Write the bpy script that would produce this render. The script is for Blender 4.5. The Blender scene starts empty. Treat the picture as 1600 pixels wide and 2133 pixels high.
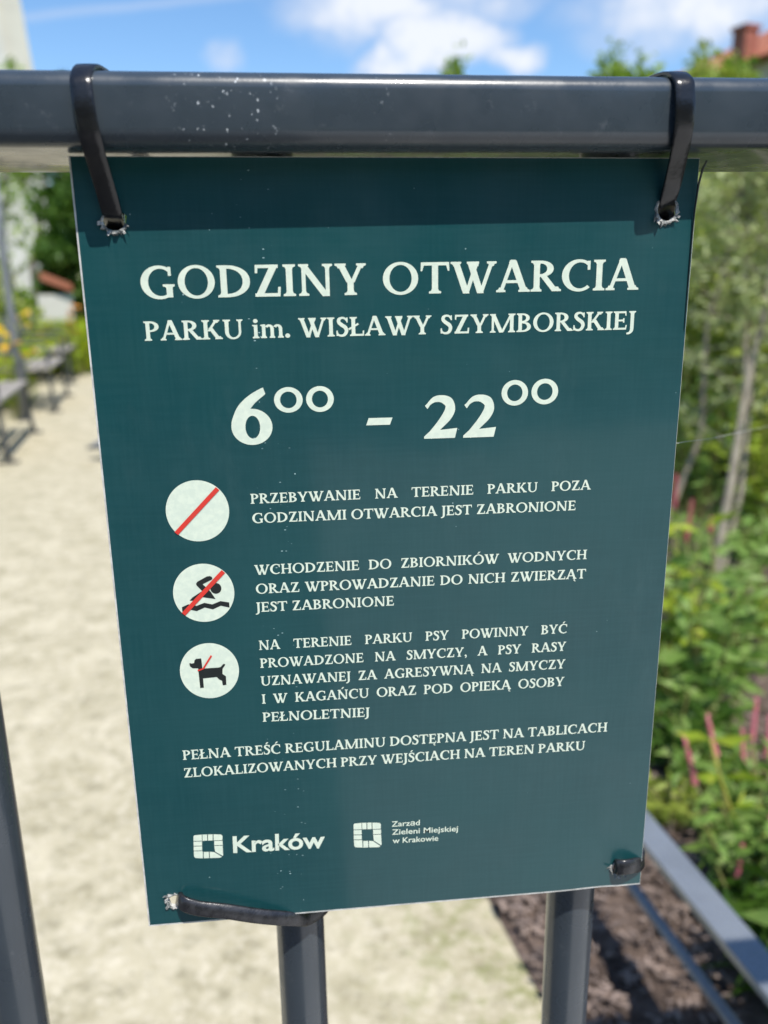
import bpy, math, random
import numpy as np
from mathutils import Vector, Matrix
from mathutils.geometry import delaunay_2d_cdt, tessellate_polygon
random.seed(7); RNG = np.random.default_rng(7)
S = bpy.context.scene; COL = S.collection
R_ = math.radians

# ------------------------------------------------------------------ camera
FPX, CXP, CYP = 1707.5, 800.0, 1066.5              # focal length and centre in photo pixels
CAM = np.array([-0.03417, -0.29143, 1.13513])
CR = np.array([[0.9947141, -0.1019854, -0.0119511],
               [-0.03818999, -0.25940126, -0.96501426],
               [0.09531724, 0.9603697, -0.26192491]])
cd = bpy.data.cameras.new('camera'); cam = bpy.data.objects.new('camera', cd); COL.objects.link(cam)
cd.sensor_fit = 'VERTICAL'; cd.lens = 26.0; cd.sensor_height = 26.0*2133/FPX; cd.sensor_width = cd.sensor_height*0.75
cd.clip_start = 0.01; cd.clip_end = 2000
cam.matrix_world = Matrix(((CR[0][0], -CR[1][0], -CR[2][0], CAM[0]),
                           (CR[0][1], -CR[1][1], -CR[2][1], CAM[1]),
                           (CR[0][2], -CR[1][2], -CR[2][2], CAM[2]), (0, 0, 0, 1)))
cd.dof.use_dof = True; cd.dof.focus_distance = 0.304; cd.dof.aperture_fstop = 7.0; cd.dof.aperture_blades = 0
S.camera = cam

def ray(u, v): return CR.T @ np.array([(u-CXP)/FPX, (v-CYP)/FPX, 1.0])
def at(u, v, ax, val):                              # photo pixel -> point on the world plane axis=val
    r = ray(u, v); return CAM + (val-CAM[ax])/r[ax]*r
def on_ground(u, v): return at(u, v, 2, 0.0)
def far(u, v, d):                                   # photo pixel -> point at ground distance d
    r = ray(u, v); return CAM + r*d/math.hypot(r[0], r[1])

# ------------------------------------------------------------------ light
SUN_EL, SUN_AZ = 60.0, 15.0                         # azimuth: degrees to the right of the direction from sign to viewer
sd = Vector((math.sin(R_(SUN_AZ))*math.cos(R_(SUN_EL)), -math.cos(R_(SUN_AZ))*math.cos(R_(SUN_EL)), math.sin(R_(SUN_EL))))
sl = bpy.data.lights.new('sun', 'SUN'); so = bpy.data.objects.new('sun', sl); COL.objects.link(so)
sl.energy = 4.2; sl.angle = R_(0.53); sl.color = (1.0, 0.955, 0.89)
so.rotation_euler = sd.to_track_quat('Z', 'Y').to_euler()
S.view_settings.view_transform = 'Standard'; S.view_settings.look = 'None'
S.view_settings.exposure = 0.35; S.view_settings.gamma = 1.0
S.cycles.use_denoising = True
S.cycles.max_bounces = 8; S.cycles.transparent_max_bounces = 8

W = bpy.data.worlds.new('World'); S.world = W; W.use_nodes = True
nt = W.node_tree; nt.nodes.clear(); L = nt.links.new
def wn(t, **k):
    n = nt.nodes.new(t)
    for a, b in k.items(): setattr(n, a, b)
    return n
out = wn('ShaderNodeOutputWorld'); bg = wn('ShaderNodeBackground'); bg.inputs['Strength'].default_value = 0.12
sky = wn('ShaderNodeTexSky', sky_type='NISHITA', sun_disc=False)
sky.sun_elevation = R_(SUN_EL); sky.sun_rotation = math.atan2(sd.x, sd.y)
sky.air_density = 1.0; sky.dust_density = 0.3; sky.ozone_density = 2.5
hs = wn('ShaderNodeHueSaturation'); hs.inputs['Saturation'].default_value = 1.16; hs.inputs['Value'].default_value = 1.22
L(sky.outputs[0], hs.inputs['Color'])
tc = wn('ShaderNodeTexCoord')
def vmath(op, a, b=None):
    n = wn('ShaderNodeVectorMath', operation=op)
    for i, x in enumerate((a, b)):
        if x is None: continue
        if isinstance(x, (tuple, list)): n.inputs[i].default_value = x
        else: L(x, n.inputs[i])
    return n
def m_(op, a, b=None, clamp=False):
    n = wn('ShaderNodeMath', operation=op, use_clamp=clamp)
    for i, x in enumerate((a, b)):
        if x is None: continue
        if isinstance(x, (int, float)): n.inputs[i].default_value = x
        else: L(x, n.inputs[i])
    return n.outputs[0]
def noise(vec, scale, detail=6, rough=.55):
    n = wn('ShaderNodeTexNoise'); n.inputs['Scale'].default_value = scale
    n.inputs['Detail'].default_value = detail; n.inputs['Roughness'].default_value = rough
    L(vec, n.inputs['Vector']); return n
dirv = vmath('NORMALIZE', tc.outputs['Generated']).outputs[0]
warp = noise(dirv, 14, 5)
wv = vmath('SCALE', vmath('SUBTRACT', warp.outputs['Color'], (.5, .5, .5)).outputs[0]); wv.inputs['Scale'].default_value = 0.06
wdir = vmath('ADD', dirv, wv.outputs[0]).outputs[0]
def puff(u, v, au, av, gain=1.0):                   # one cumulus: an ellipse of sky directions, au x av degrees
    c = ray(u, v); c /= np.linalg.norm(c)
    ri = np.array([c[1], -c[0], 0]); ri /= np.linalg.norm(ri); up = np.cross(ri, c)
    d = vmath('SUBTRACT', wdir, tuple(c)).outputs[0]
    a = vmath('DOT_PRODUCT', d, tuple(ri/math.sin(R_(au)))).outputs['Value']
    b = vmath('DOT_PRODUCT', d, tuple(up/math.sin(R_(av)))).outputs['Value']
    f = vmath('DOT_PRODUCT', d, tuple(c*1.2)).outputs['Value']
    r2 = m_('ADD', m_('ADD', m_('MULTIPLY', a, a), m_('MULTIPLY', b, b)), m_('MULTIPLY', f, f))
    return m_('MULTIPLY', m_('SUBTRACT', 1.0, r2, True), gain)
mask = None
for p in ((470, 122, 1.9, 1.5, .75), (920, 88, 5.0, 2.4, 1.5), (1065, 130, 2.4, 1.2, 1.2), (810, 142, 3.0, 1.1, 1.3), (780, 25, 7.5, 2.4, 1.2),
          (700, 60, 3.0, 2.0, .7), (1000, 0, 6.0, 1.6, .7), (1360, 78, 6.0, 1.8, .7), (1450, 10, 9.0, 2.6, 1.1), (1560, 40, 5.0, 3.0, .6), (700, -90, 9, 2.0, 1.0), (1150, -190, 13, 4.0, 1.1),
          (-500, 60, 9, 3, 1.0), (2300, 60, 12, 4, 1.0)):
    q = puff(*p); mask = q if mask is None else m_('MAXIMUM', mask, q)
# the high cloud everywhere else in the sky
gen = noise(vmath('MULTIPLY', wdir, (2.2, 2.2, 5.0)).outputs[0], 1.3, 7, .6)
elev = wn('ShaderNodeSeparateXYZ'); L(dirv, elev.inputs[0])
ge = wn('ShaderNodeMapRange'); L(gen.outputs['Fac'], ge.inputs['Value']); ge.inputs[1].default_value = .52; ge.inputs[2].default_value = .70
hi = wn('ShaderNodeMapRange'); L(elev.outputs['Z'], hi.inputs['Value']); hi.inputs[1].default_value = .36; hi.inputs[2].default_value = .55
mask = m_('MAXIMUM', mask, m_('MULTIPLY', ge.outputs[0], hi.outputs[0]))
det = noise(dirv, 34, 6, .6)
mk = m_('ADD', mask, m_('MULTIPLY', m_('SUBTRACT', det.outputs['Fac'], .5), m_('MULTIPLY', mask, 1.3)))
cm = wn('ShaderNodeMapRange', interpolation_type='SMOOTHSTEP'); L(mk, cm.inputs['Value']); cm.inputs[1].default_value = .0; cm.inputs[2].default_value = 1.25
# contrail: a thin band round a great circle
c1, c2 = ray(40, 38), ray(420, -2); cn = np.cross(c1, c2); cn /= np.linalg.norm(cn)
small = vmath('SCALE', wv.outputs[0]); small.inputs['Scale'].default_value = .10
tr = m_('ABSOLUTE', vmath('DOT_PRODUCT', vmath('ADD', dirv, small.outputs[0]).outputs[0], tuple(cn)).outputs['Value'])
trm = wn('ShaderNodeMapRange', interpolation_type='SMOOTHSTEP'); L(tr, trm.inputs['Value'])
trm.inputs[1].default_value = .0; trm.inputs[2].default_value = .007; trm.inputs[3].default_value = .30; trm.inputs[4].default_value = 0.0
shade = wn('ShaderNodeMix', data_type='RGBA'); L(noise(dirv, 22, 4).outputs['Fac'], shade.inputs['Factor'])
shade.inputs['A'].default_value = (4.1, 4.7, 5.9, 1); shade.inputs['B'].default_value = (5.3, 5.7, 6.5, 1)
lit = wn('ShaderNodeMapRange'); L(mk, lit.inputs['Value']); lit.inputs[1].default_value = .55; lit.inputs[2].default_value = 1.25; lit.inputs[4].default_value = .95
shade2 = wn('ShaderNodeMix', data_type='RGBA'); L(lit.outputs[0], shade2.inputs['Factor']); L(shade.outputs['Result'], shade2.inputs['A'])
shade2.inputs['B'].default_value = (6.3, 6.5, 6.9, 1)
mx = wn('ShaderNodeMix', data_type='RGBA'); L(m_('MAXIMUM', m_('MULTIPLY', cm.outputs[0], .93), trm.outputs[0]), mx.inputs['Factor'])
L(hs.outputs[0], mx.inputs['A']); L(shade2.outputs['Result'], mx.inputs['B'])
L(mx.outputs['Result'], bg.inputs['Color']); L(bg.outputs[0], out.inputs['Surface'])

# ------------------------------------------------------------------ materials
class Mat:
    """small wrapper for building node materials"""
    def __init__(s, name, rough=.5, spec=.5, coat=0.0, metallic=0.0):
        s.m = bpy.data.materials.new(name); s.m.use_nodes = True; s.nt = s.m.node_tree
        s.b = s.nt.nodes['Principled BSDF']; s.o = s.nt.nodes['Material Output']
        s.b.inputs['Roughness'].default_value = rough; s.b.inputs['Specular IOR Level'].default_value = spec
        s.b.inputs['Coat Weight'].default_value = coat; s.b.inputs['Metallic'].default_value = metallic
        s.tc = s.n('ShaderNodeTexCoord')
    def n(s, t, **k):
        n = s.nt.nodes.new(t)
        for a, b in k.items(): setattr(n, a, b)
        return n
    def l(s, a, b): s.nt.links.new(a, b)
    def vec(s, scale=(1, 1, 1), loc=(0, 0, 0), coord='Object'):
        mp = s.n('ShaderNodeMapping'); mp.inputs['Scale'].default_value = scale; mp.inputs['Location'].default_value = loc
        s.l(s.tc.outputs[coord], mp.inputs['Vector']); return mp.outputs[0]
    def noise(s, scale, detail=4, rough=.55, vec=None):
        n = s.n('ShaderNodeTexNoise'); n.inputs['Scale'].default_value = scale; n.inputs['Detail'].default_value = detail
        n.inputs['Roughness'].default_value = rough; s.l(vec if vec is not None else s.vec(), n.inputs['Vector']); return n.outputs['Fac']
    def voro(s, scale, vec=None, out='Distance', feature='F1'):
        n = s.n('ShaderNodeTexVoronoi', feature=feature); n.inputs['Scale'].default_value = scale
        s.l(vec if vec is not None else s.vec(), n.inputs['Vector']); return n.outputs[out]
    def rng(s, v, a, b, c=0., d=1.):
        n = s.n('ShaderNodeMapRange', interpolation_type='SMOOTHSTEP'); s.l(v, n.inputs['Value'])
        for i, x in enumerate((a, b, c, d)): n.inputs[i+1].default_value = x
        return n.outputs[0]
    def math(s, op, a, b=0.):
        n = s.n('ShaderNodeMath', operation=op)
        for i, x in enumerate((a, b)):
            if isinstance(x, (int, float)): n.inputs[i].default_value = x
            else: s.l(x, n.inputs[i])
        return n.outputs[0]
    def mix(s, f, a, b):
        n = s.n('ShaderNodeMix', data_type='RGBA')
        for k, x in (('Factor', f), ('A', a), ('B', b)):
            if isinstance(x, (int, float)): n.inputs[k].default_value = x
            elif isinstance(x, tuple): n.inputs[k].default_value = (*x, 1)
            else: s.l(x, n.inputs[k])
        return n.outputs['Result']
    def col(s, c):
        if isinstance(c, tuple): s.b.inputs['Base Color'].default_value = (*c, 1)
        else: s.l(c, s.b.inputs['Base Color'])
        return s
    def bump(s, h, strength=.3, dist=.01):
        n = s.n('ShaderNodeBump'); n.inputs['Strength'].default_value = strength; n.inputs['Distance'].default_value = dist
        s.l(h, n.inputs['Height']); s.l(n.outputs[0], s.b.inputs['Normal']); return s
    def rough(s, v): s.l(v, s.b.inputs['Roughness']); return s
    def translucent(s, f, gain=(1.3, 1.4, .6)):
        t = s.n('ShaderNodeBsdfTranslucent'); mx = s.n('ShaderNodeMixShader'); mx.inputs[0].default_value = f
        src = s.b.inputs['Base Color']
        if src.is_linked:
            g = s.n('ShaderNodeMix', data_type='RGBA', blend_type='MULTIPLY'); g.inputs['Factor'].default_value = 1
            s.l(src.links[0].from_socket, g.inputs['A']); g.inputs['B'].default_value = (*gain, 1); s.l(g.outputs['Result'], t.inputs['Color'])
        s.l(s.b.outputs[0], mx.inputs[1]); s.l(t.outputs[0], mx.inputs[2]); s.l(mx.outputs[0], s.o.inputs['Surface']); return s

def plain(name, c, c2=None, scale=30, rough=.5, bump=0, spec=.5, coat=0, metallic=0):
    m = Mat(name, rough, spec, coat, metallic)
    m.col(m.mix(m.rng(m.noise(scale), .35, .65), c, c2 or tuple(x*.8 for x in c)))
    if bump: m.bump(m.noise(scale*3), bump)
    return m.m
def leafmat(name, a, b, c=None, scale=3.0, fine=26, tr=.35, rough=.45):
    m = Mat(name, rough, .2)
    x = m.mix(m.rng(m.noise(scale, 3), .36, .64), a, b)
    if c: x = m.mix(m.rng(m.noise(fine, 2), .55, .68), x, c)
    m.col(x).translucent(tr); return m.m

# painted metal of the railing, with chips and fine scratches
def painted(name, base, chips):
    m = Mat(name, .24, .5, .5); m.b.inputs['Coat Roughness'].default_value = .08
    c = m.mix(m.rng(m.noise(9, 5), .3, .7), base, tuple(x*1.25 for x in base))
    dust = m.rng(m.noise(140, 6, .7), .60, .80, 0, .30)
    c = m.mix(dust, c, (.20, .21, .22))
    sc = m.rng(m.voro(150, m.vec((1, 1.5, 1.2))), .10, .04)
    keep = m.rng(m.noise(38, 3, .6), .62, .70)
    sp = m.math('MULTIPLY', sc, keep)
    if chips:
        sx = m.n('ShaderNodeSeparateXYZ'); m.l(m.tc.outputs['Object'], sx.inputs[0])
        d = m.math('ABSOLUTE', m.math('ADD', sx.outputs['X'], .050))
        band = m.rng(d, .020, .004)
        d2 = m.rng(m.math('ABSOLUTE', m.math('ADD', sx.outputs['X'], .002)), .004, .001, 0, .4)
        ch = m.math('MULTIPLY', m.rng(m.voro(620, m.vec((1, 1, .8))), .38, .18), m.rng(m.noise(260, 5, .75), .51, .60))
        sp = m.math('MAXIMUM', sp, m.math('MULTIPLY', ch, m.math('MAXIMUM', band, d2)))
    sp = m.math('MINIMUM', sp, 1.0)
    m.col(m.mix(sp, c, (.62, .66, .68)))
    m.bump(m.noise(600, 3), .03, .001)
    m.rough(m.rng(m.noise(60, 5), .3, .7, .22, .40)); return m.m
M = {}
M['paint'] = painted('anthracite_paint', (.034, .045, .055), True)
M['paint3'] = painted('post_paint', (.036, .046, .056), False)
M['paint2'] = painted('grey_paint', (.155, .17, .19), False)
def sign_face():
    m = Mat('teal_print', .34, .45, .45); m.b.inputs['Coat Roughness'].default_value = .07
    base = m.mix(m.rng(m.noise(14, 4), .3, .7), (.0048, .053, .060), (.0072, .064, .070))
    dust = m.math('MULTIPLY', m.rng(m.noise(11, 9, .78, m.vec((1.6, 1, .55))), .50, .72), m.rng(m.noise(5, 3), .40, .65, .2, 1))
    base = m.mix(m.math('MULTIPLY', dust, .16), base, (.16, .24, .24))
    wv = m.math('ADD', m.noise(900, 2, .5, m.vec((1, 1, .05))), m.noise(900, 2, .5, m.vec((.05, 1, 1))))
    base = m.mix(m.rng(wv, .8, 1.25, 0, .35), base, (.016, .075, .082))
    sx = m.n('ShaderNodeSeparateXYZ'); m.l(m.tc.outputs['Object'], sx.inputs[0])
    dots = m.math('MULTIPLY', m.rng(m.voro(260), .080, .040), m.rng(m.noise(70, 3, .6), .60, .68))
    dx = m.math('ABSOLUTE', m.math('ADD', sx.outputs['X'], .046))
    band = m.rng(dx, .010, .001)
    d2 = m.math('MULTIPLY', m.math('MULTIPLY', m.rng(m.voro(300, m.vec((1, 1, 2.2))), .16, .06), m.rng(m.noise(170, 2), .53, .6)), band)
    hair = m.math('MULTIPLY', m.rng(m.math('ABSOLUTE', m.math('ADD', m.math('ADD', sx.outputs['X'], .0915), m.math('MULTIPLY', sx.outputs['Z'], -.10))), .00016, .00005, 0, .35), m.rng(sx.outputs['Z'], .0, .06))
    sp = m.math('MAXIMUM', m.math('MAXIMUM', dots, d2), 0)
    m.col(m.mix(m.math('MINIMUM', sp, .8), base, (.45, .62, .62)))
    m.bump(m.math('ADD', m.math('MULTIPLY', m.noise(700, 2), .012), m.noise(13, 3)), .10, .0035); m.rough(m.rng(m.noise(25, 5), .3, .7, .30, .44)); return m.m
M['face'] = sign_face()
def printwhite():
    m = Mat('white_print', .36, .5, .25); m.b.inputs['Coat Roughness'].default_value = .22
    m.col(m.mix(m.rng(m.noise(500, 3), .35, .7), (.66, .75, .62), (.74, .82, .67))); return m.m
M['white'] = printwhite()
M['red'] = plain('red_print', (.72, .045, .03), (.66, .05, .035), 300, .36, coat=.25)
M['black'] = plain('black_print', (.012, .016, .016), (.016, .02, .02), 300, .36, coat=.25)
M['core'] = plain('white_plastic_edge', (.62, .62, .58), (.45, .45, .42), 300, .6)
M['torn'] = plain('torn_plastic', (.55, .54, .50), (.10, .115, .115), 420, .5, .4)
M['tie'] = plain('black_nylon', (.007, .007, .008), (.012, .012, .013), 200, .24, .05, .6)
M['tiegrey'] = plain('weathered_nylon', (.013, .013, .015), (.028, .028, .031), 300, .27, .05, .6)
M['film'] = plain('dark_film', (.006, .012, .015), None, 200, .3)

# ------------------------------------------------------------------ mesh helpers
class MB:
    def __init__(s): s.v = []; s.f = []
    def add(s, v, f):
        o = len(s.v); s.v += [tuple(map(float, p)) for p in v]; s.f += [tuple(i+o for i in q) for q in f]; return s
    def box(s, a, b):
        x0, y0, z0 = a; x1, y1, z1 = b
        return s.add([(x0, y0, z0), (x1, y0, z0), (x1, y1, z0), (x0, y1, z0), (x0, y0, z1), (x1, y0, z1), (x1, y1, z1), (x0, y1, z1)],
                     [(0, 3, 2, 1), (4, 5, 6, 7), (0, 1, 5, 4), (1, 2, 6, 5), (2, 3, 7, 6), (3, 0, 4, 7)])
    def obox(s, p, q, w, h, up=(0, 0, 1)):               # oriented bar p->q, width w, height h
        p, q = Vector(p), Vector(q); d = (q-p).normalized(); sd_ = d.cross(Vector(up)).normalized(); u = sd_.cross(d)
        c = [(-1, -1), (1, -1), (1, 1), (-1, 1)]
        v = [p+sd_*(a*w/2)+u*(b*h/2) for a, b in c]+[q+sd_*(a*w/2)+u*(b*h/2) for a, b in c]
        return s.add(v, [(0, 1, 2, 3), (7, 6, 5, 4), (0, 4, 5, 1), (1, 5, 6, 2), (2, 6, 7, 3), (3, 7, 4, 0)])
    def tube(s, pts, rad, n=10, cap=True):
        pts = [Vector(p) for p in pts]
        if not hasattr(rad, '__len__'): rad = [rad]*len(pts)
        v = []; f = []; ref = None
        for i, p in enumerate(pts):
            d = (pts[min(i+1, len(pts)-1)]-pts[max(i-1, 0)]).normalized()
            if ref is None: ref = d.orthogonal().normalized()
            a = (ref-d*ref.dot(d)).normalized(); ref = a; b = d.cross(a)
            for k in range(n):
                t = 2*math.pi*k/n; v.append(p+(a*math.cos(t)+b*math.sin(t))*rad[i])
        for i in range(len(pts)-1):
            for k in range(n): f.append((i*n+k, i*n+(k+1) % n, (i+1)*n+(k+1) % n, (i+1)*n+k))
        if cap: f.append(tuple(range(n-1, -1, -1))); f.append(tuple((len(pts)-1)*n+k for k in range(n)))
        return s.add(v, f)
    def prism(s, prof, x0, x1):                          # profile in (y,z) swept along x
        n = len(prof)
        return s.add([(x0, y, z) for y, z in prof]+[(x1, y, z) for y, z in prof],
                     [(i, (i+1) % n, n+(i+1) % n, n+i) for i in range(n)]+[tuple(range(n-1, -1, -1)), tuple(range(n, 2*n))])
    def build(s, name, mat, parent=None, smooth=False, org=None):
        me = bpy.data.meshes.new(name)
        o_ = Vector(org) if org is not None else (Vector(parent.location) if parent is not None else Vector((0, 0, 0)))
        me.from_pydata([(p[0]-o_.x, p[1]-o_.y, p[2]-o_.z) for p in s.v], [], s.f); me.update()
        return link(name, me, mat, parent, smooth, o_)
def link(name, me, mat, parent, smooth=False, org=None):
    if mat is not None: me.materials.append(mat)
    if smooth: me.polygons.foreach_set('use_smooth', [True]*len(me.polygons))
    ob = bpy.data.objects.new(name, me); COL.objects.link(ob)
    if parent is not None: ob.parent = parent
    elif org is not None: ob.location = org
    return ob
def absorg(p):                                          # world origin of a (nested, unrotated) parent
    v = Vector((0, 0, 0))
    while p is not None: v += Vector(p.location); p = p.parent
    return v
def tag(o, label=None, cat=None, group=None, kind=None):
    for k, v in (('label', label), ('category', cat), ('group', group), ('kind', kind)):
        if v: o[k] = v
    return o
def thing(name, loc, label, cat, group=None, rz=0):
    o = bpy.data.objects.new(name, None); COL.objects.link(o); o.location = loc; o.rotation_euler = (0, 0, rz); o.empty_display_size = .1
    return tag(o, label, cat, group)
def copy_tree(o, parent=None):
    c = o.copy(); COL.objects.link(c); c.parent = parent
    for ch in o.children: copy_tree(ch, c)
    return c
def auto(ob, deg=40):
    ob.data.polygons.foreach_set('use_smooth', [True]*len(ob.data.polygons))
    bpy.context.view_layer.objects.active = ob
    try: ob.data.set_sharp_from_angle(angle=R_(deg))
    except Exception: pass
    return ob

# ------------------------------------------------------------------ 2D union for the printed artwork
def pip(x, y, poly):
    c = False; j = len(poly)-1
    for i in range(len(poly)):
        xi, yi = poly[i]; xj, yj = poly[j]
        if (yi > y) != (yj > y) and x < (xj-xi)*(y-yi)/(yj-yi)+xi: c = not c
        j = i
    return c
def union(polys, holes=()):
    V = []; F = []
    for p in list(polys)+list(holes):
        F.append(list(range(len(V), len(V)+len(p)))); V += [Vector(q) for q in p]
    v, e, f, *_ = delaunay_2d_cdt(V, [], F, 1, 1e-6)
    tri = []
    for t in f:
        cx = sum(v[i].x for i in t)/len(t); cy = sum(v[i].y for i in t)/len(t)
        if any(pip(cx, cy, p) for p in polys) and not any(pip(cx, cy, p) for p in holes): tri.append(tuple(t))
    return [(q.x, q.y) for q in v], tri

# ------------------------------------------------------------------ a sturdy slab-serif alphabet (cap height 1)
SK, TN, SH, SE = .175, .105, .072, .085
def rect(x0, y0, x1, y1): return [(x0, y0), (x1, y0), (x1, y1), (x0, y1)]
def dia(xa, ya, xb, yb, w): return [(xa-w/2, ya), (xa+w/2, ya), (xb+w/2, yb), (xb-w/2, yb)]
def sf(x0, x1, y, up, el=SE, er=SE):                    # bracketed slab serif at a stem's end
    g = 1 if up else -1
    return [(x0-el, y), (x1+er, y), (x1+er, y+g*SH*.85), (x1+er*.28, y+g*SH*1.25), (x1, y+g*SH*2.1), (x0, y+g*SH*2.1), (x0-el*.28, y+g*SH*1.25), (x0-el, y+g*SH*.85)]
def stem(x, w=SK, b=1, t=1, y0=0., y1=1., el=SE, er=SE):
    r = [rect(x, y0, x+w, y1)]
    if b: r.append(sf(x, x+w, y0, True, el, er))
    if t: r.append(sf(x, x+w, y1, False, el, er))
    return r
def ring(cx, cy, rx, ry, ix, iy, a0, a1, dx=0., dy=0., n=26, p=2.0):
    def pt(x, y, a, b, t):
        c, s = math.cos(t), math.sin(t)
        return (x+a*math.copysign(abs(c)**(2/p), c), y+b*math.copysign(abs(s)**(2/p), s))
    A = [R_(a0+(a1-a0)*i/n) for i in range(n+1)]
    return [pt(cx, cy, rx, ry, t) for t in A]+[pt(cx+dx, cy+dy, ix, iy, t) for t in reversed(A)]
def full(cx, cy, rx, ry, ix, iy, **k): return [ring(cx, cy, rx, ry, ix, iy, 0, 180, **k), ring(cx, cy, rx, ry, ix, iy, 180, 360, **k)]
def circ(cx, cy, r, n=32, ry=None): return [(cx+r*math.cos(2*math.pi*i/n), cy+(ry or r)*math.sin(2*math.pi*i/n)) for i in range(n)]
def stroke(P, Wd, n=8):
    pts = []; ws = []; m = len(P)
    for i in range(m-1):
        p0, p1, p2, p3 = P[max(i-1, 0)], P[i], P[i+1], P[min(i+2, m-1)]
        for k in range(n + (i == m-2)):
            t = k/n
            pts.append(tuple(.5*(2*b+(c-a)*t+(2*a-5*b+4*c-d)*t*t+(3*b-a-3*c+d)*t**3) for a, b, c, d in zip(p0, p1, p2, p3)))
            ws.append(Wd[i]*(1-t)+Wd[i+1]*t)
    l = []; r = []
    for i, (x, y) in enumerate(pts):
        a = pts[max(i-1, 0)]; b = pts[min(i+1, len(pts)-1)]; dx, dy = b[0]-a[0], b[1]-a[1]; q = math.hypot(dx, dy) or 1
        l.append((x-dy/q*ws[i]/2, y+dx/q*ws[i]/2)); r.append((x+dy/q*ws[i]/2, y-dx/q*ws[i]/2))
    # as one quad strip: convex pieces, safe to union
    return [[l[i], r[i], r[i+1], l[i+1]] for i in range(len(pts)-1)]
def bowl(x, cy, rx, ry, w, t): return ring(x, cy, rx, ry, rx-w, ry-t, -90, 90, p=2.15)
def acute(x, y=1.08): return [(x-.09, y), (x+.02, y), (x+.20, y+.20), (x+.04, y+.20)]
def ogonek(x): return stroke([(x+.02, .04), (x-.08, -.08), (x-.06, -.20), (x+.06, -.23)], [.07, .09, .08, .05])
G = {}
G['I'] = (stem(.115), .405)
G['H'] = (stem(.115)+stem(.70)+[rect(.2, .45, .8, .545)], .99)
G['D'] = (stem(.115, er=.0)+[bowl(.28, .5, .64, .5, .20, TN)], .98)
G['O'] = (full(.54, .5, .50, .525, .315, .43), 1.08)
G['C'] = ([ring(.54, .5, .50, .525, .33, .425, 48, 312, dx=.035), rect(.79, .68, .87, .97)], .94)
G['G'] = ([ring(.54, .5, .50, .525, .33, .425, 48, 315, dx=.035), rect(.79, .70, .87, .98), rect(.72, .03, .89, .42), sf(.73, .88, .44, False, .10, .07)], 1.0)
G['N'] = (stem(.14, .11)+stem(.80, .11, b=0)+[dia(.165, 1, .815, -.02, .21), rect(.80, -.02, .91, .1)], 1.05)
G['M'] = (stem(.13, .11)+stem(1.02, SK)+[dia(.19, 1, .60, .0, .20), dia(1.09, 1, .635, .0, .12)], 1.32)
G['Z'] = ([rect(.10, 1-TN, .72, 1), rect(.07, 0, .76, TN), dia(.62, 1, .17, 0, .21), [(.09, 1), (.17, 1), (.15, .74), (.085, .74)], [(.78, .30), (.71, .30), (.68, 0), (.76, 0)]], .82)
G['Y'] = ([dia(.17, 1, .43, .40, .19), dia(.75, 1, .50, .40, .12), rect(.36, 0, .535, .50), sf(.36, .535, 0, True), sf(.10, .24, 1, False), sf(.70, .80, 1, False)], .92)
G['T'] = ([rect(.06, 1-TN, .82, 1), [(.04, 1), (.12, 1), (.13, .93), (.075, .72), (.03, .72)], [(.84, 1), (.76, 1), (.75, .93), (.805, .72), (.85, .72)], sf(.352, .528, 0, True), rect(.352, 0, .528, 1)], .88)
G['W'] = ([dia(.15, 1, .46, -.02, .19), dia(.47, -.02, .76, 1, .115), dia(.57, 1, .87, -.02, .19), dia(.88, -.02, 1.19, 1, .115), sf(.09, .22, 1, False), sf(.52, .80, 1, False, .05, .02), sf(1.13, 1.24, 1, False)], 1.32)
G['A'] = ([dia(.14, 0, .46, 1.02, .115), dia(.82, 0, .48, 1.02, .20), rect(.25, .29, .72, .385), sf(.09, .19, 0, True), sf(.74, .90, 0, True), [(.36, .94), (.50, .94), (.56, 1.04), (.41, 1.04)]], .98)
G['P'] = (stem(.115, t=1, er=.07)+[bowl(.28, .725, .42, .275, .19, .09)], .74)
G['B'] = (stem(.115, er=0)+[bowl(.28, .755, .38, .245, .175, .085), bowl(.28, .28, .45, .28, .19, .09)], .80)
G['R'] = (stem(.115, t=1, er=.06)+[bowl(.28, .735, .41, .265, .19, .09), dia(.40, .50, .76, 0, .20), sf(.68, .84, 0, True, .03, .085)], .90)
G['K'] = (stem(.115)+[dia(.33, .42, .70, 1, .13), dia(.42, .58, .78, 0, .205), sf(.65, .76, 1, False), sf(.70, .87, 0, True)], .95)
G['E'] = (stem(.115, er=0)+[rect(.2, 1-TN, .66, 1), rect(.2, 0, .69, TN), rect(.2, .455, .56, .55), [(.66, 1), (.60, 1), (.62, .76), (.68, .76)], [(.69, 0), (.63, 0), (.655, .25), (.72, .25)], rect(.52, .38, .585, .625)], .76)
G['L'] = (stem(.115)+[rect(.2, 0, .68, TN), [(.69, 0), (.62, 0), (.645, .28), (.71, .28)]], .73)
G['U'] = ([rect(.13, .33, .305, 1), sf(.13, .305, 1, False), rect(.76, .33, .87, 1), sf(.76, .87, 1, False), ring(.5, .36, .37, .385, .195, .285, 180, 270, dx=0), ring(.5, .36, .37, .385, .26, .285, 270, 360)], 1.0)
G['J'] = ([rect(.13, .05, .305, 1), sf(.13, .305, 1, False)]+stroke([(.2175, .12), (.20, -.06), (.10, -.19), (-.04, -.22)], [.175, .17, .12, .09]), .42)
G['S'] = (stroke([(.55, .80), (.46, .93), (.32, .965), (.185, .89), (.175, .74), (.30, .60), (.46, .47), (.525, .29), (.44, .09), (.28, .03), (.13, .09), (.075, .22)], [.08, .10, .11, .155, .17, .19, .19, .17, .15, .11, .10, .08])
         + [rect(.525, .72, .59, .98), rect(.05, .02, .115, .30)], .65)
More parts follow.
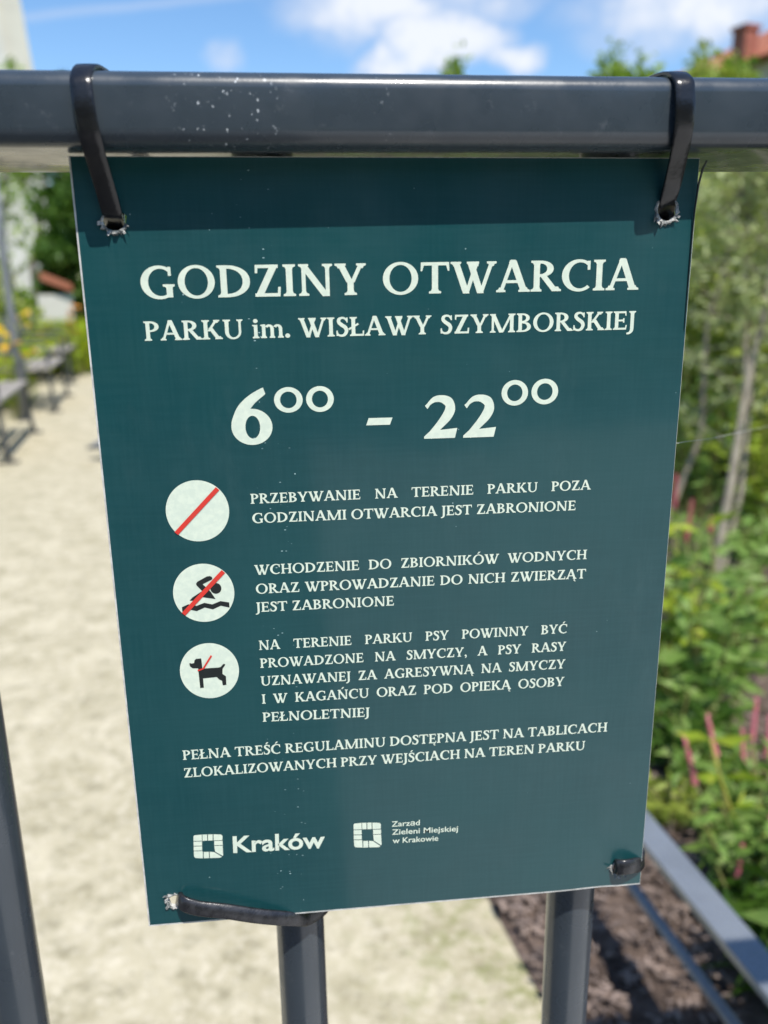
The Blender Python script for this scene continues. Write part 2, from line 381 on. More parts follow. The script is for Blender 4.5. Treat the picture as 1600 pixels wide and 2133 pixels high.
G['i'] = (stem(.10, .165, t=0, y1=.70, el=.07, er=.07)+[[(.02, .66), (.10, .60), (.10, .70), (.03, .70)], circ(.185, .90, .105)], .37)
G['m'] = (stem(.10, .16, t=0, y1=.66, el=.06, er=.06)+stem(.49, .16, t=0, y1=.5, el=.05, er=.05)+stem(.88, .16, t=0, y1=.5, el=.05, er=.06)
          + [[(.02, .66), (.10, .60), (.26, .60), (.26, .72), (.17, .72), (.03, .69)], ring(.43, .48, .22, .23, .06, .12, 0, 150), ring(.82, .48, .22, .23, .06, .12, 0, 150)], 1.13)
G['.'] = ([circ(.15, .10, .115)], .30)
G[','] = ([circ(.14, .10, .10)]+stroke([(.2, .09), (.19, -.06), (.08, -.17)], [.08, .08, .04], 4), .29)
for a, b, ac in (('Ą', 'A', ogonek(.86)), ('Ę', 'E', ogonek(.60)), ('Ć', 'C', [acute(.50)]), ('Ś', 'S', [acute(.30)]), ('Ń', 'N', [acute(.48)]), ('Ó', 'O', [acute(.52, 1.10)]), ('Ł', 'L', [[(-.04, .40), (.0, .31), (.46, .60), (.42, .69)]])):
    G[a] = (G[b][0]+ac, G[b][1])
_gc = {}
def glyph(c):
    if c not in _gc: _gc[c] = union(G[c][0])
    return _gc[c]

ZS = 1.03; SW = .21; SHH = SW*1.4035                    # sign centre height, width, height
PRINT_Y = -.00115                                       # the print lies on the panel face at y = -.001
def spt(u, v): p = at(u, v, 1, PRINT_Y); return np.array([p[0], p[2]])
def line(mb, txt, a, b, cap_px, hs=None, space=.42):
    """one line of lettering from pixel a to pixel b along its baseline, on the sign's plane; returns its letter width factor"""
    A, B = spt(*a), spt(*b); cap = np.linalg.norm(spt((a[0]+b[0])/2, (a[1]+b[1])/2-cap_px)-spt((a[0]+b[0])/2, (a[1]+b[1])/2))
    wd = np.linalg.norm(B-A); ex = (B-A)/wd; ey = np.array([-ex[1], ex[0]])
    words = txt.split(' '); nat = sum(G[c][1] for w in words for c in w)-.06; ns = len(words)-1
    if hs is None: hs = wd/cap/(nat+ns*space)
    sp = ((wd/cap)-nat*hs)/ns if ns else 0
    x = -.03*hs
    for w in words:
        for c in w:
            v, f = glyph(c)
            mb.add([(*(lambda q: (q[0], PRINT_Y, q[1]))(A+ex*(x+px*hs)*cap+ey*py*cap),) for px, py in v], [t for t in f])
            x += G[c][1]*hs
        x += sp
    return hs
def flat(mb, polys, y=PRINT_Y, holes=()):                # filled shapes given in sign coordinates (x,z)
    v, f = union(polys, holes); mb.add([(p[0], y, p[1]) for p in v], f)
def flip(mb):                                            # make every print face look at the viewer (-y)
    for i, t in enumerate(mb.f):
        p, q, r = (mb.v[t[0]], mb.v[t[1]], mb.v[t[2]])
        if (q[0]-p[0])*(r[2]-p[2])-(q[2]-p[2])*(r[0]-p[0]) < 0: mb.f[i] = t[::-1]
    return mb

# ------------------------------------------------------------------ the sign
sign = thing('park_sign', (0, 0, ZS-SHH/2), 'dark teal notice board with white Polish opening hours lettering, tied to the railing', 'sign')
def jag(c, rx, rz, n, amp, seed):
    r = random.Random(seed)
    return [(c[0]+rx*(1+r.uniform(-amp, amp))*math.cos(2*math.pi*i/n), c[1]+rz*(1+r.uniform(-amp, amp))*math.sin(2*math.pi*i/n)) for i in range(n)]
HC = [spt(238, 460), spt(1389, 436), spt(366, 1876), spt(1288, 1806)]
HR = [(.0039, .0036), (.0038, .0044), (.0036, .0031), (.0036, .0030)]
holes = [jag(c, r[0], r[1], 15, .22, 11+i) for i, (c, r) in enumerate(zip(HC, HR))]
outl = []
x0, x1, z0, z1 = -SW/2, SW/2, ZS-SHH/2, ZS+SHH/2
for i in range(24): outl.append((x0+(x1-x0)*i/24, z0+(.0006*math.exp(-((i-22)/1.2)**2))))
outl += [(x1, z0+.0004), (x1, z1), (x0, z1)]
v2, f2 = union([outl], holes)
pm = MB(); th = .002
for y, rev in ((-.001, False), (-.001+th, True)): pass
inl = [(min(max(p[0], x0+.0006), x1-.00012), min(max(p[1]+(.0007 if p[1] < ZS else 0), z0+.0007), z1-.0002)) for p in outl]
v3, f3 = union([inl], holes)
face = MB(); face.add([(p[0], -.00105, p[1]) for p in v3], f3); flip(face)
body = MB(); body.add([(p[0], -.001, p[1]) for p in v2], f2); flip(body); body.add([(p[0], -.001+th, p[1]) for p in v2], f2)
for lp in [outl]+holes:
    n = len(lp); body.add([(p[0], -.001, p[1]) for p in lp]+[(p[0], -.001+th, p[1]) for p in lp], [(i, (i+1) % n, n+(i+1) % n, n+i) for i in range(n)])
def sobj(name, mb, mat, par=None): return mb.build(name, mat, par or sign, org=absorg(par or sign))
panel = sobj('panel', body, M['core']); sobj('printed_face', face, M['face'], panel)
for k, (c, r) in enumerate(zip(HC, HR)):                 # torn white plastic round each hole
    q = MB(); rr = random.Random(40+k); n = 26; lp = holes[k]; V = []
    a0, a1 = ((150, 345), (140, 400), (75, 300), (150, 320))[k]  # the side of the hole where the print is torn away
    for i in range(n+1):
        a = R_(a0+(a1-a0)*i/n); e = max(0., math.sin(math.pi*i/n))**.5
        wi = rr.uniform(.02, .30)*e*(1.7 if rr.random() < .15 else 1); lift = rr.uniform(.0001, .0014)*e
        for s_, y in ((.86, -.0013-lift*.3), (1.0+wi*.5, -.0014-lift), (1.02+wi, -.00112)):
            V.append((c[0]+r[0]*s_*math.cos(a), y, c[1]+r[1]*s_*math.sin(a)))
    q.add(V, [(i*3+m_0, i*3+m_0+1, i*3+m_0+4, i*3+m_0+3) for i in range(n) for m_0 in (0, 1)])
    for i in range(4):                                   # a few curled shreds
        a = R_(rr.uniform(a0, a1)); w = rr.uniform(.12, .3); ro = rr.uniform(1.3, 1.75)
        q.add([(c[0]+r[0]*s_*math.cos(a+d), y, c[1]+r[1]*s_*math.sin(a+d)) for s_, d, y in ((.95, -w, -.0013), (.95, w, -.0013), (ro, w*.7, -rr.uniform(.002, .0034)), (ro*.95, -w*.2, -rr.uniform(.0018, .003)))], [(0, 1, 2, 3)])
    sobj('torn_edge', q, M['torn'])
mb = MB(); line(mb, 'GODZINY OTWARCIA', (295, 622.6), (1327, 603.4), 65.5, space=.40); sobj('heading_lettering', flip(mb), M['white'])
mb = MB(); line(mb, 'PARKU im. WISŁAWY SZYMBORSKIEJ', (302, 710), (1323, 686), 39.3, space=.36); sobj('subheading_lettering', flip(mb), M['white'])
# opening hours: big figures with raised rings for the zeros
mb = MB()
def figure(polys_fn, a, b, cap_px):
    A, B = spt(*a), spt(*b); ex = (B-A)/np.linalg.norm(B-A); ey = np.array([-ex[1], ex[0]]); wd = np.linalg.norm(B-A)
    h = np.linalg.norm(spt(a[0], a[1]-cap_px)-A)
    flat(mb, [[tuple(A+ex*wd*x+ey*h*y) for x, y in p] for p in polys_fn()])
def six():
    return full(.50, .315, .50, .325, .18, .205, dx=.02, dy=-.005)+stroke([(.83, .955), (.52, .80), (.28, .60), (.165, .38), (.17, .28)], [.125, .19, .26, .31, .30], 10)
def two():
    return stroke([(.115, .80), (.30, .915), (.52, .93), (.73, .845), (.78, .69), (.68, .52), (.46, .31), (.17, .05)], [.07, .13, .17, .26, .30, .27, .20, .17], 8)+[[(.0, .0), (.93, .0), (1.0, .235), (.27, .185), (.17, .17), (.0, .05)], [(.025, .78), (.10, .70), (.19, .80), (.165, .875)]]
figure(six, (484, 926.5), (569, 924.8), 117)
figure(two, (883.5, 914), (952.5, 911.8), 88.5); figure(two, (965, 911.8), (1033, 909.5), 87.5)
for cx_, cy_, w, h in ((600.8, 833, 59.5, 53.5), (666.6, 831.2, 57.5, 54), (1072.5, 818.3, 55, 53.5), (1135, 815.7, 55.5, 53.5)):
    c = spt(cx_, cy_); rx = abs(spt(cx_+w/2, cy_)[0]-c[0]); rz = abs(spt(cx_, cy_-h/2)[1]-c[1])
    flat(mb, full(c[0], c[1], rx, rz, rx*.58, rz*.65))
flat(mb, [[tuple(spt(*p)) for p in ((768, 871), (763, 886), (812.3, 884.6), (817.8, 869.6))]])
sobj('opening_hours_figures', flip(mb), M['white'])
SMALL = 19.6
mb = MB(); h1 = line(mb, 'GODZINAMI OTWARCIA JEST ZABRONIONE', (526, 1090), (1199, 1062.5), 20.3, space=.36)
line(mb, 'PRZEBYWANIE NA TERENIE PARKU POZA', (522.4, 1049.5), (1230, 1019.7), 20.3, hs=h1); sobj('no_entry_notice', flip(mb), M['white'])
mb = MB(); h2 = line(mb, 'JEST ZABRONIONE', (534.5, 1275), (821, 1261), 20, space=.36)
line(mb, 'WCHODZENIE DO ZBIORNIKÓW WODNYCH', (531, 1197.5), (1222, 1164.5), 20, hs=h2)
line(mb, 'ORAZ WPROWADZANIE DO NICH ZWIERZĄT', (533.5, 1237), (1220, 1204.5), 20, hs=h2); sobj('no_swimming_notice', flip(mb), M['white'])
mb = MB(); h3 = line(mb, 'PEŁNOLETNIEJ', (547.4, 1503.5), (770, 1492.5), 19)
for t, a, b in (('NA TERENIE PARKU PSY POWINNY BYĆ', (539.5, 1354), (1181.5, 1318.5)), ('PROWADZONE NA SMYCZY, A PSY RASY', (542.3, 1391.4), (1179, 1355.4)),
                ('UZNAWANEJ ZA AGRESYWNĄ NA SMYCZY', (543.5, 1428.5), (1177.3, 1392)), ('I W KAGAŃCU ORAZ POD OPIEKĄ OSOBY', (546, 1466), (1175, 1428.6))):
    line(mb, t, a, b, 19.2, hs=h3*.93)
sobj('dog_leash_notice', flip(mb), M['white'])
mb = MB(); line(mb, 'PEŁNA TREŚĆ REGULAMINU DOSTĘPNA JEST NA TABLICACH', (381.4, 1583), (1264.5, 1523.6), 19.3, space=.34)
line(mb, 'ZLOKALIZOWANYCH PRZY WEJŚCIACH NA TEREN PARKU', (383.8, 1619.7), (1218.5, 1561.7), 18.8, space=.34); sobj('regulations_footnote', flip(mb), M['white'])

def pictogram(u0, u1, v0, v1, slash=None, wid=9.6, art=None, leash=None):
    c = spt((u0+u1)/2, (v0+v1)/2); rx = abs(spt(u1, (v0+v1)/2)[0]-spt(u0, (v0+v1)/2)[0])/2; rz = abs(spt((u0+u1)/2, v0)[1]-spt((u0+u1)/2, v1)[1])/2
    mb = MB(); flat(mb, [circ(c[0], c[1], rx, 64, rz)]); d = sobj('pictogram_disc', flip(mb), M['white'])
    tr_ = lambda P: [(c[0]+x*rx, c[1]+y*rz) for x, y in P]
    if art: mb = MB(); flat(mb, [tr_(p) for p in art[1]], PRINT_Y-.0001); sobj(art[0], flip(mb), M['black'], d)
    if slash:
        A, B = spt(*slash[0]), spt(*slash[1]); n = (B-A)/np.linalg.norm(B-A); n = np.array([-n[1], n[0]])*rx*wid/(u1-u0)
        mb = MB(); flat(mb, [[tuple(A+n), tuple(B+n), tuple(B-n), tuple(A-n)]], PRINT_Y-.0002); sobj('red_slash', flip(mb), M['red'], d)
    if leash: mb = MB(); flat(mb, [tr_(p) for p in leash], PRINT_Y-.0002); sobj('red_leash', flip(mb), M['red'], d)
pictogram(345.6, 477.8, 1000.8, 1128.4, ((453.5, 1017.5), (367.5, 1111)))
z3 = lambda P: [((x-322)/217, (868-y)/206) for x, y in P]
swim = [z3([(272, 800), (282, 786), (352, 752), (374, 750), (387, 757), (390, 772), (376, 779), (318, 805), (352, 838), (372, 862), (402, 913), (352, 904), (300, 893), (250, 918), (218, 916), (238, 896), (312, 852), (276, 812)]),
        z3([(410+39*math.cos(t/12*math.pi), 838+38*math.sin(t/12*math.pi)) for t in range(24)]),
        z3([(160, 960), (206, 942), (264, 956), (320, 937), (376, 951), (436, 930), (498, 943), (498, 979), (437, 963), (378, 986), (322, 970), (262, 993), (206, 977), (160, 991)])]
pictogram(360.8, 488.6, 1174.6, 1296, ((465.5, 1190), (382.5, 1279)), art=('swimmer_figure', swim))
z5 = lambda P: [((x-295)/210, (366-y)/196) for x, y in P]
dog = [z5([(156, 304), (166, 303), (172, 307), (190, 304), (195, 284), (207, 275), (243, 274), (246, 346), (360, 345), (376, 342), (396, 322), (404, 321), (410, 328), (389, 354), (386, 392), (409, 410), (408, 471), (382, 473), (379, 440), (360, 430), (343, 411), (245, 416), (246, 482), (220, 484), (216, 342), (178, 340), (160, 326)])]
lsh = [z5([(211, 353), (248, 342), (254, 350), (213, 363)]), z5([(247, 343), (311, 254), (322, 260), (257, 350)])]
pictogram(375, 498.3, 1340, 1455, art=('dog_figure', dog), leash=lsh)
def emblem(u0, u1, v0, v1, skew=0):
    a, b, c, d = spt(u0, v1), spt(u1, v1-skew), spt(u1-1, v0-skew*.4), spt(u0-1, v0+1)
    bl = lambda x, y: tuple(a*(1-x)*(1-y)+b*x*(1-y)+c*x*y+d*(1-x)*y)
    g = .012; P = []
    # top row, left column, bottom row and right column of blocks round an open square
    P.append([(.04, 1-.02), (.0, .94), (-.0, .74), (.29, .74), (.29, 1)])
    P += [rect(.31, .74, .47, 1.0), rect(.50, .74, .66, 1.0)]
    P.append([(.69, 1), (.95, .98), (1, .92), (.99, .74), (.69, .74)])
    P += [rect(.0, .535, .29, .715), rect(.0, .335, .29, .51), [(.0, .31), (.29, .31), (.31, .27), (.31, .0), (.06, .02), (.01, .08)]]
    P += [rect(.34, .0, .52, .27), [(.55, .0), (.90, .0), (.97, .04), (.70, .25), (.55, .27)]]
    P += [rect(.71, .535, 1., .715), [(.71, .51), (1., .51), (1.01, .10), (.99, .075), (.73, .275)]]
    return [[bl(x, y) for x, y in p] for p in P]
def sans(txt, a, b, cap_px, weight):
    """logo lettering from the built-in sans font, laid on the sign's plane"""
    cu = bpy.data.curves.new('t', 'FONT'); cu.body = txt; cu.size = 1; cu.offset = weight; cu.fill_mode = 'FRONT'; cu.resolution_u = 6
    ob = bpy.data.objects.new('t', cu); COL.objects.link(ob)
    dg = bpy.context.evaluated_depsgraph_get(); me = bpy.data.meshes.new_from_object(ob.evaluated_get(dg))
    V = np.array([v.co[:2] for v in me.vertices]); F = [tuple(p.vertices) for p in me.polygons]
    bpy.data.objects.remove(ob); bpy.data.curves.remove(cu); bpy.data.meshes.remove(me)
    A, B = spt(*a), spt(*b); ex = (B-A)/np.linalg.norm(B-A); ey = np.array([-ex[1], ex[0]]); wd = np.linalg.norm(B-A)
    h = np.linalg.norm(spt(a[0], a[1]-cap_px)-A)
    X = (V[:, 0]-V[:, 0].min())/(V[:, 0].max()-V[:, 0].min())*wd; Y = V[:, 1]/.727*h
    return MB().add([(A[0]+ex[0]*x+ey[0]*y, PRINT_Y, A[1]+ex[1]*x+ey[1]*y) for x, y in zip(X, Y)], F)
mb = MB(); flat(mb, emblem(404, 464.5, 1738, 1788.5, 2)); sobj('city_emblem', flip(mb), M['white'])
sobj('city_name_lettering', flip(sans('Kraków', (486, 1776), (677, 1765), 35, .022)), M['white'])
mb = MB(); flat(mb, emblem(737.5, 794.5, 1713.5, 1766, 1.5)); sobj('office_emblem', flip(mb), M['white'])
mb = MB()
for t, a, b, c in (('Zarząd', (816, 1722), (874.5, 1718.6), 11.5), ('Zieleni Miejskiej', (816.5, 1738.8), (953.8, 1731.2), 11.5), ('w Krakowie', (818, 1756.6), (913, 1751), 11.5)):
    q = sans(t, a, b, c, .010); mb.add(q.v, q.f)
sobj('office_name_lettering', flip(mb), M['white'])
# the film lifting off the right edge
fp = [at(1473, 334, 1, -.006), at(1464, 352, 1, -.0045), at(1455, 385, 1, -.003), at(1447, 440, 1, -.0020), at(1441, 500, 1, -.0016), at(1434, 580, 1, -.0014), at(1425, 688, 1, -.0013)]
sobj('peeling_film_strip', MB().tube(fp, [.00035, .0004, .0004, .00032, .00024, .0002, .0001], 6), M['film'])

# ------------------------------------------------------------------ the railing
RB = ZS+SHH/2+.0010                                     # underside of the top rail
RY0, RY1, RT = -.0158, .0480, .0215
RW = R_(.38)
rail = thing('metal_railing', (0, .018, 0), 'anthracite grey metal railing with flat rounded top rail and round balusters', 'railing', rz=RW); rail.rotation_euler[1] = -.0028
def rprof(y0, y1, z0, z1, r, n=7):
    P = []
    for cx_, cz_, a0 in ((y1-r, z1-r, 0), (y0+r, z1-r, 90), (y0+r, z0+r, 180), (y1-r, z0+r, 270)):
        for i in range(n+1): t = R_(a0+90*i/n); P.append((cx_+r*math.cos(t), cz_+r*math.sin(t)))
    return P
mb = MB().prism(rprof(RY0-.018, RY1-.018, RB, RB+RT, .0052), -.95, 1.15)
o = link('top_rail', (lambda b: b)(bpy.data.meshes.new('top_rail')), M['paint'], rail); o.data.from_pydata(mb.v, [], mb.f); auto(o, 50)
o.data.update()
BX = [-.1670+.1258*k for k in range(-6, 11)]
def bal(x): return MB().tube([(x, .003, z) for z in (.085, .3, .6, .9, RB-.0002)], .0108, 28, False)
b0 = None
for x in BX:
    if b0 is None:
        q = bal(0); me = bpy.data.meshes.new('baluster'); me.from_pydata(q.v, [], q.f); me.update()
        b0 = link('baluster', me, M['paint3'], rail, True)
        b0.location = (x, 0, 0)
    else: c = b0.copy(); COL.objects.link(c); c.parent = rail; c.location = (x, 0, 0)
q = MB().prism(rprof(-.014, .020, .06, .085, .004), -.95, 1.15); me = bpy.data.meshes.new('bottom_rail'); me.from_pydata(q.v, [], q.f); auto(link('bottom_rail', me, M['paint'], rail), 50)
for x in (-.93, 1.13):
    q = MB().tube([(0, .014, 0), (0, .014, RB-.0004)], .020, 24); me = bpy.data.meshes.new('post'); me.from_pydata(q.v, [], q.f)
    link('post', me, M['paint3'], rail, True).location = (x, .0, 0)

# ------------------------------------------------------------------ cable ties
def ribbon(path, wdir, w, t, n=5):
    """flat strap with rounded faces swept along a smooth path; wdir: width direction at each knot"""
    P = [Vector(p) for p in path]; Wd = [Vector(d) for d in wdir]; pts = []; ws = []
    for i in range(len(P)-1):
        p0, p1, p2, p3 = P[max(i-1, 0)], P[i], P[i+1], P[min(i+2, len(P)-1)]
        for k in range(n+(i == len(P)-2)):
            s = k/n; pts.append(.5*(2*p1+(p2-p0)*s+(2*p0-5*p1+4*p2-p3)*s*s+(3*p1-p0-3*p2+p3)*s**3)); ws.append(Wd[i].lerp(Wd[i+1], s))
    prof = [(-.5, -.30), (-.44, -.5), (-.2, -.56), (.2, -.56), (.44, -.5), (.5, -.30), (.5, .30), (.44, .5), (-.44, .5), (-.5, .30)]
    v = []; f = []; m = len(prof)
    for i, p in enumerate(pts):
        d = (pts[min(i+1, len(pts)-1)]-pts[max(i-1, 0)]).normalized(); a = (ws[i]-d*ws[i].dot(d)).normalized(); b = d.cross(a)
        v += [p+a*(x*w)+b*(y*t) for x, y in prof]
    for i in range(len(pts)-1): f += [(i*m+k, i*m+(k+1) % m, (i+1)*m+(k+1) % m, (i+1)*m+k) for k in range(m)]
    f += [tuple(range(m-1, -1, -1)), tuple((len(pts)-1)*m+k for k in range(m))]
    return MB().add(v, f)
def tie(label, path, wdir, w, t, mat, head, hup):
    p0 = Vector(path[len(path)//2]); o = thing('cable_tie', tuple(p0), label, 'cable tie', 'black cable ties holding the sign')
    s = ribbon(path, wdir, w, t).build('strap', mat, o, org=p0); auto(s, 50)
    h = Vector(head); q = MB().obox(h-Vector(hup[0])*.0055, h+Vector(hup[0])*.0055, w*1.35, .0055, hup[1]); q.build('locking_head', mat, o, org=p0)
    return o
TW, TT = .0063, .0013
def top_tie(px, lean, label):
    """px: strap centre line in the photo from the hole up over the rail's front"""
    ys = [.006, -.0012, -.0052, -.0115, -.0166, -.0178, -.0174, -.0158]
    pts = []
    for (u, v), y in zip(px, ys): pts.append(at(u, v, 1, y))
    top = pts[-1]; zt = RB+RT+.0017
    back = [(top[0]+lean*.15, -.0085, zt), (top[0]+lean*.5, .012, zt+.0006), (top[0]+lean*.8, .040, zt), (top[0]+lean, .0525, zt-.008), (top[0]+lean, .0535, RB+.004), (top[0]+lean*.8, .045, RB-.010), (pts[0][0]+.001, .022, pts[0][2]+.014), (pts[0][0], .0090, pts[0][2]+.005), (pts[0][0], .0066, pts[0][2]+.0005), (pts[0][0], .0045, pts[0][2]-.0030)]
    path = [tuple(p) for p in pts]+back
    wd = []
    for i in range(len(pts)):
        a = np.array(pts[min(i+1, len(pts)-1)])-np.array(pts[max(i-1, 0)]); wd.append((a[2], 0, -a[0]))
        n = np.linalg.norm(wd[-1]); wd[-1] = tuple(np.array(wd[-1])/n)
    wd[0] = wd[1]
    wd += [(1, .02*0, 0)]*len(back)
    return tie(label, path, wd, TW, TT, M['tie'], (top[0]+lean, .0565, RB+.010), ((0, 0, 1), (0, 1, 0)))
top_tie([(240, 470), (234, 446), (222, 402), (205, 345), (191, 296), (178, 238), (171, 190), (169, 160)], .006, 'black cable tie through the torn top left hole, leaning down from the rail')
top_tie([(1387, 446), (1391, 420), (1402, 378), (1413, 330), (1422, 282), (1427, 236), (1427, 196), (1423, 166)], -.007, 'black shiny cable tie through the top right hole, bowed away from the rail')
# bottom left: comes out of its hole and runs right to the middle baluster
def px_path(L_): return [tuple(at(u, v, 1, y)) for u, v, y in L_]
bp = px_path([(372, 1868, .006), (374, 1872, -.0015), (383, 1882, -.0052), (415, 1892, -.0060), (470, 1898, -.0058), (530, 1907, -.0050), (580, 1912, -.0036), (618, 1914, -.0004), (645, 1912, .005)])
post_x = -.0437
bp += [(post_x+.0125, .012, bp[-1][2]), (post_x+.0135, .024, bp[-1][2]+.001), (post_x+.004, .034, bp[-1][2]+.003), (post_x-.010, .030, bp[-1][2]+.006), (-.070, .016, bp[0][2]-.002), (bp[0][0]+.001, .007, bp[0][2]-.0006)]
wd = [(.25, 0, 1)]*2+[(.15, .35, 1)]*2+[(.1, .45, 1)]*3+[(.1, .3, 1)]*2+[(0, 0, 1)]*6
tie('weathered cable tie lying along the sign bottom edge towards the middle baluster', bp, wd, .0057, .0018, M['tiegrey'], (-.060, .0245, bp[0][2]-.001), ((1, -.5, 0), (.4, .9, 0)))
bp = px_path([(1284, 1802, .006), (1283, 1804, -.0012), (1289, 1806, -.0042), (1303, 1806, -.0052), (1320, 1803, -.0040), (1334, 1798, -.0004)])
bp += [(.1072, .004, bp[-1][2]+.0008), (.1045, .015, bp[-1][2]+.001), (.0985, .027, bp[-1][2]+.001), (.085, .035, bp[-1][2]+.001), (.0735, .026, bp[-1][2]+.001), (.077, .010, bp[-1][2]), (bp[0][0]-.002, .0064, bp[0][2])]
wd = [(.1, 0, 1)]*2+[(0, .25, 1)]*4+[(0, 0, 1)]*7
tie('short black cable tie hooked round the right edge in the bottom right corner', bp, wd, .0062, .0016, M['tiegrey'], (.070, .030, bp[0][2]+.001), ((.2, 1, 0), (1, 0, 0)))

# ------------------------------------------------------------------ ground, path, bed
def sheet(name, poly, z, mat, kind='structure', sub=1):
    v, f = union([poly]); mb = MB().add([(x, y, z) for x, y in v], [t for t in f])
    for i, t in enumerate(mb.f):
        p, q, r = (mb.v[k] for k in t)
        if (q[0]-p[0])*(r[1]-p[1])-(q[1]-p[1])*(r[0]-p[0]) < 0: mb.f[i] = t[::-1]
    o = mb.build(name, mat); o['kind'] = kind; return o
m = Mat('lawn', .9, .2); m.col(m.mix(m.rng(m.noise(1.2, 6), .35, .65), (.045, .085, .018), (.085, .12, .03))); m.bump(m.noise(40, 4), .6, .03); M['lawn'] = m.m
m = Mat('gravel_path', .9, .15)
c = m.mix(m.rng(m.noise(7, 8, .7), .34, .66), (.39, .345, .225), (.56, .50, .355))
c = m.mix(m.rng(m.noise(60, 5, .7), .45, .68, 0, .6), c, (.70, .63, .49))
c = m.mix(m.rng(m.noise(20, 7, .75, m.vec((1, 1, 1), (3, 1, 0))), .48, .70, 0, .72), c, (.235, .21, .13))
c = m.mix(m.rng(m.voro(70), .13, .05, 0, .5), c, (.85, .83, .78))
sx = m.n('ShaderNodeSeparateXYZ'); m.l(m.tc.outputs['Object'], sx.inputs[0])
edge = m.math('ADD', sx.outputs['X'], m.math('MULTIPLY', sx.outputs['Y'], .15))        # mossy green creeping in along the bed
gr = m.math('MULTIPLY', m.rng(edge, .05, .42), m.rng(m.noise(26, 6, .7), .46, .62, 0, .75))
c = m.mix(gr, c, (.22, .235, .08))
m.col(c).bump(m.noise(160, 5, .7), .35, .008); M['path'] = m.m
m = Mat('bark_soil', .95, .15)
c = m.mix(m.rng(m.noise(12, 6, .65), .35, .65), (.09, .065, .052), (.25, .185, .15)); c = m.mix(m.rng(m.voro(45, m.vec((1, 2, 1))), .25, .05, 0, .6), c, (.36, .28, .235))
m.col(c).bump(m.noise(45, 6, .7), .9, .03); M['soil'] = m.m
m = Mat('pale_ground', .85, .2); m.col(m.mix(m.rng(m.noise(6, 6), .35, .65), (.46, .44, .40), (.56, .54, .50))); M['paleground'] = m.m
g = sheet('ground', [(-200, -200), (200, -200), (200, 200), (-200, 200)], 0, M['lawn'])
sheet('added_dark_ground', [(-14, -9), (.02, -9), (.02, -.55), (-.02, -.02), (-14, -.02)], .004, plain('dark_ground', (.045, .046, .048), (.06, .06, .06), 20, .85, .4))  # dark sheet added behind the viewer so the sign's left side reflects dark
sheet('added_pale_ground', [(.02, -9), (9, -9), (9, -.02), (-.02, -.02), (.02, -.55)], .004, M['paleground'])  # pale sheet added behind the viewer to brighten the sign's right side by reflection
PD = lambda x0, y: x0-.15*y                              # the path runs away and to the left
sheet('path', [(PD(-1.95, -.02), -.02), (PD(.440, -.02), -.02), (.29, 1.0), (PD(.44, 2), 2.0), (PD(.46, 5), 5), (PD(.45, 10), 10), (-1.3, 17), (-2.6, 25), (-5.8, 25), (-4.5, 17), (PD(-1.95, 11), 11), (PD(-1.95, 5), 5)], .008, M['path'])
def bed(name, poly, z, mat, amp, step, seed):
    """a lumpy soil surface over a polygon"""
    xs = [p[0] for p in poly]; ys = [p[1] for p in poly]; rr = np.random.default_rng(seed)
    nx = int((max(xs)-min(xs))/step)+2; ny = int((max(ys)-min(ys))/step)+2; idx = {}; mb = MB()
    k = rr.uniform(1.5, 9, (14, 2))*rr.choice([-1, 1], (14, 2)); ph = rr.uniform(0, 6.28, 14)
    for j in range(ny):
        for i in range(nx):
            x = min(xs)+i*step+rr.uniform(-.2, .2)*step; y = min(ys)+j*step+rr.uniform(-.2, .2)*step
            if pip(x, y, poly):
                h = sum(math.sin(a*x*2.2+b*y*2.2+c) for (a, b), c in zip(k, ph))/14+rr.uniform(-.5, .5)
                idx[(i, j)] = len(mb.v); mb.v.append((x, y, z+amp*(h+.5)))
    for (i, j), a in idx.items():
        q = [idx.get((i+1, j)), idx.get((i+1, j+1)), idx.get((i, j+1))]
        if None not in q: mb.f.append((a, *q))
    o = mb.build(name, mat, smooth=True); o['kind'] = 'structure'; return o
BED = [(.43, .05), (3.8, .05), (6.5, 9), (-.6, 9), (.12, 2.0), (.285, 1.0)]
sheet('soil_ground', BED, .012, M['soil'])
bed('flower_bed_soil', BED, .014, M['soil'], .022, .055, 5)
m = plain('bark', (.11, .080, .066), (.31, .235, .195), 22, .9, .5); M['bark'] = m
q = MB(); rr = random.Random(3)
for i in range(7500):
    y = .3+rr.random()**1.6*3.2; x = PD(.44, y)-.012+.02*rr.random()+rr.random()**1.3*(.5+y*.75); a = rr.uniform(0, 6.28); l = rr.uniform(.003, .012)
    d = Vector((math.cos(a), math.sin(a), rr.uniform(-.4, .4))); p = Vector((x, y, .034+rr.uniform(0, .012)))
    q.obox(p-d*l, p+d*l, rr.uniform(.003, .008), rr.uniform(.002, .005))
tag(q.build('bark_mulch', M['bark']), 'brown bark mulch chips scattered on the flower bed', 'mulch', kind='stuff')

# ------------------------------------------------------------------ low border rail in the bed
def fx(y): return .575-.115*y
fr = thing('border_rail', (fx(1.3), 1.3, 0), 'low grey border rail with flat bar and round rod along the flower bed', 'border rail')
def frp(mb, nm, sm=False): return mb.build(nm, M['paint2'], fr, smooth=sm)
frp(MB().obox((fx(-.0), -.0, .30), (fx(3.2), 3.2, .30), .046, .012), 'flat_bar')
frp(MB().tube([(fx(-.0), .0, .175), (fx(3.2), 3.2, .175)], .009, 14), 'round_rod', True)
for y in (.02, 1.6, 3.18): frp(MB().obox((fx(y), y, 0), (fx(y), y, .2938), .03, .012, (0, 1, 0)), 'post')

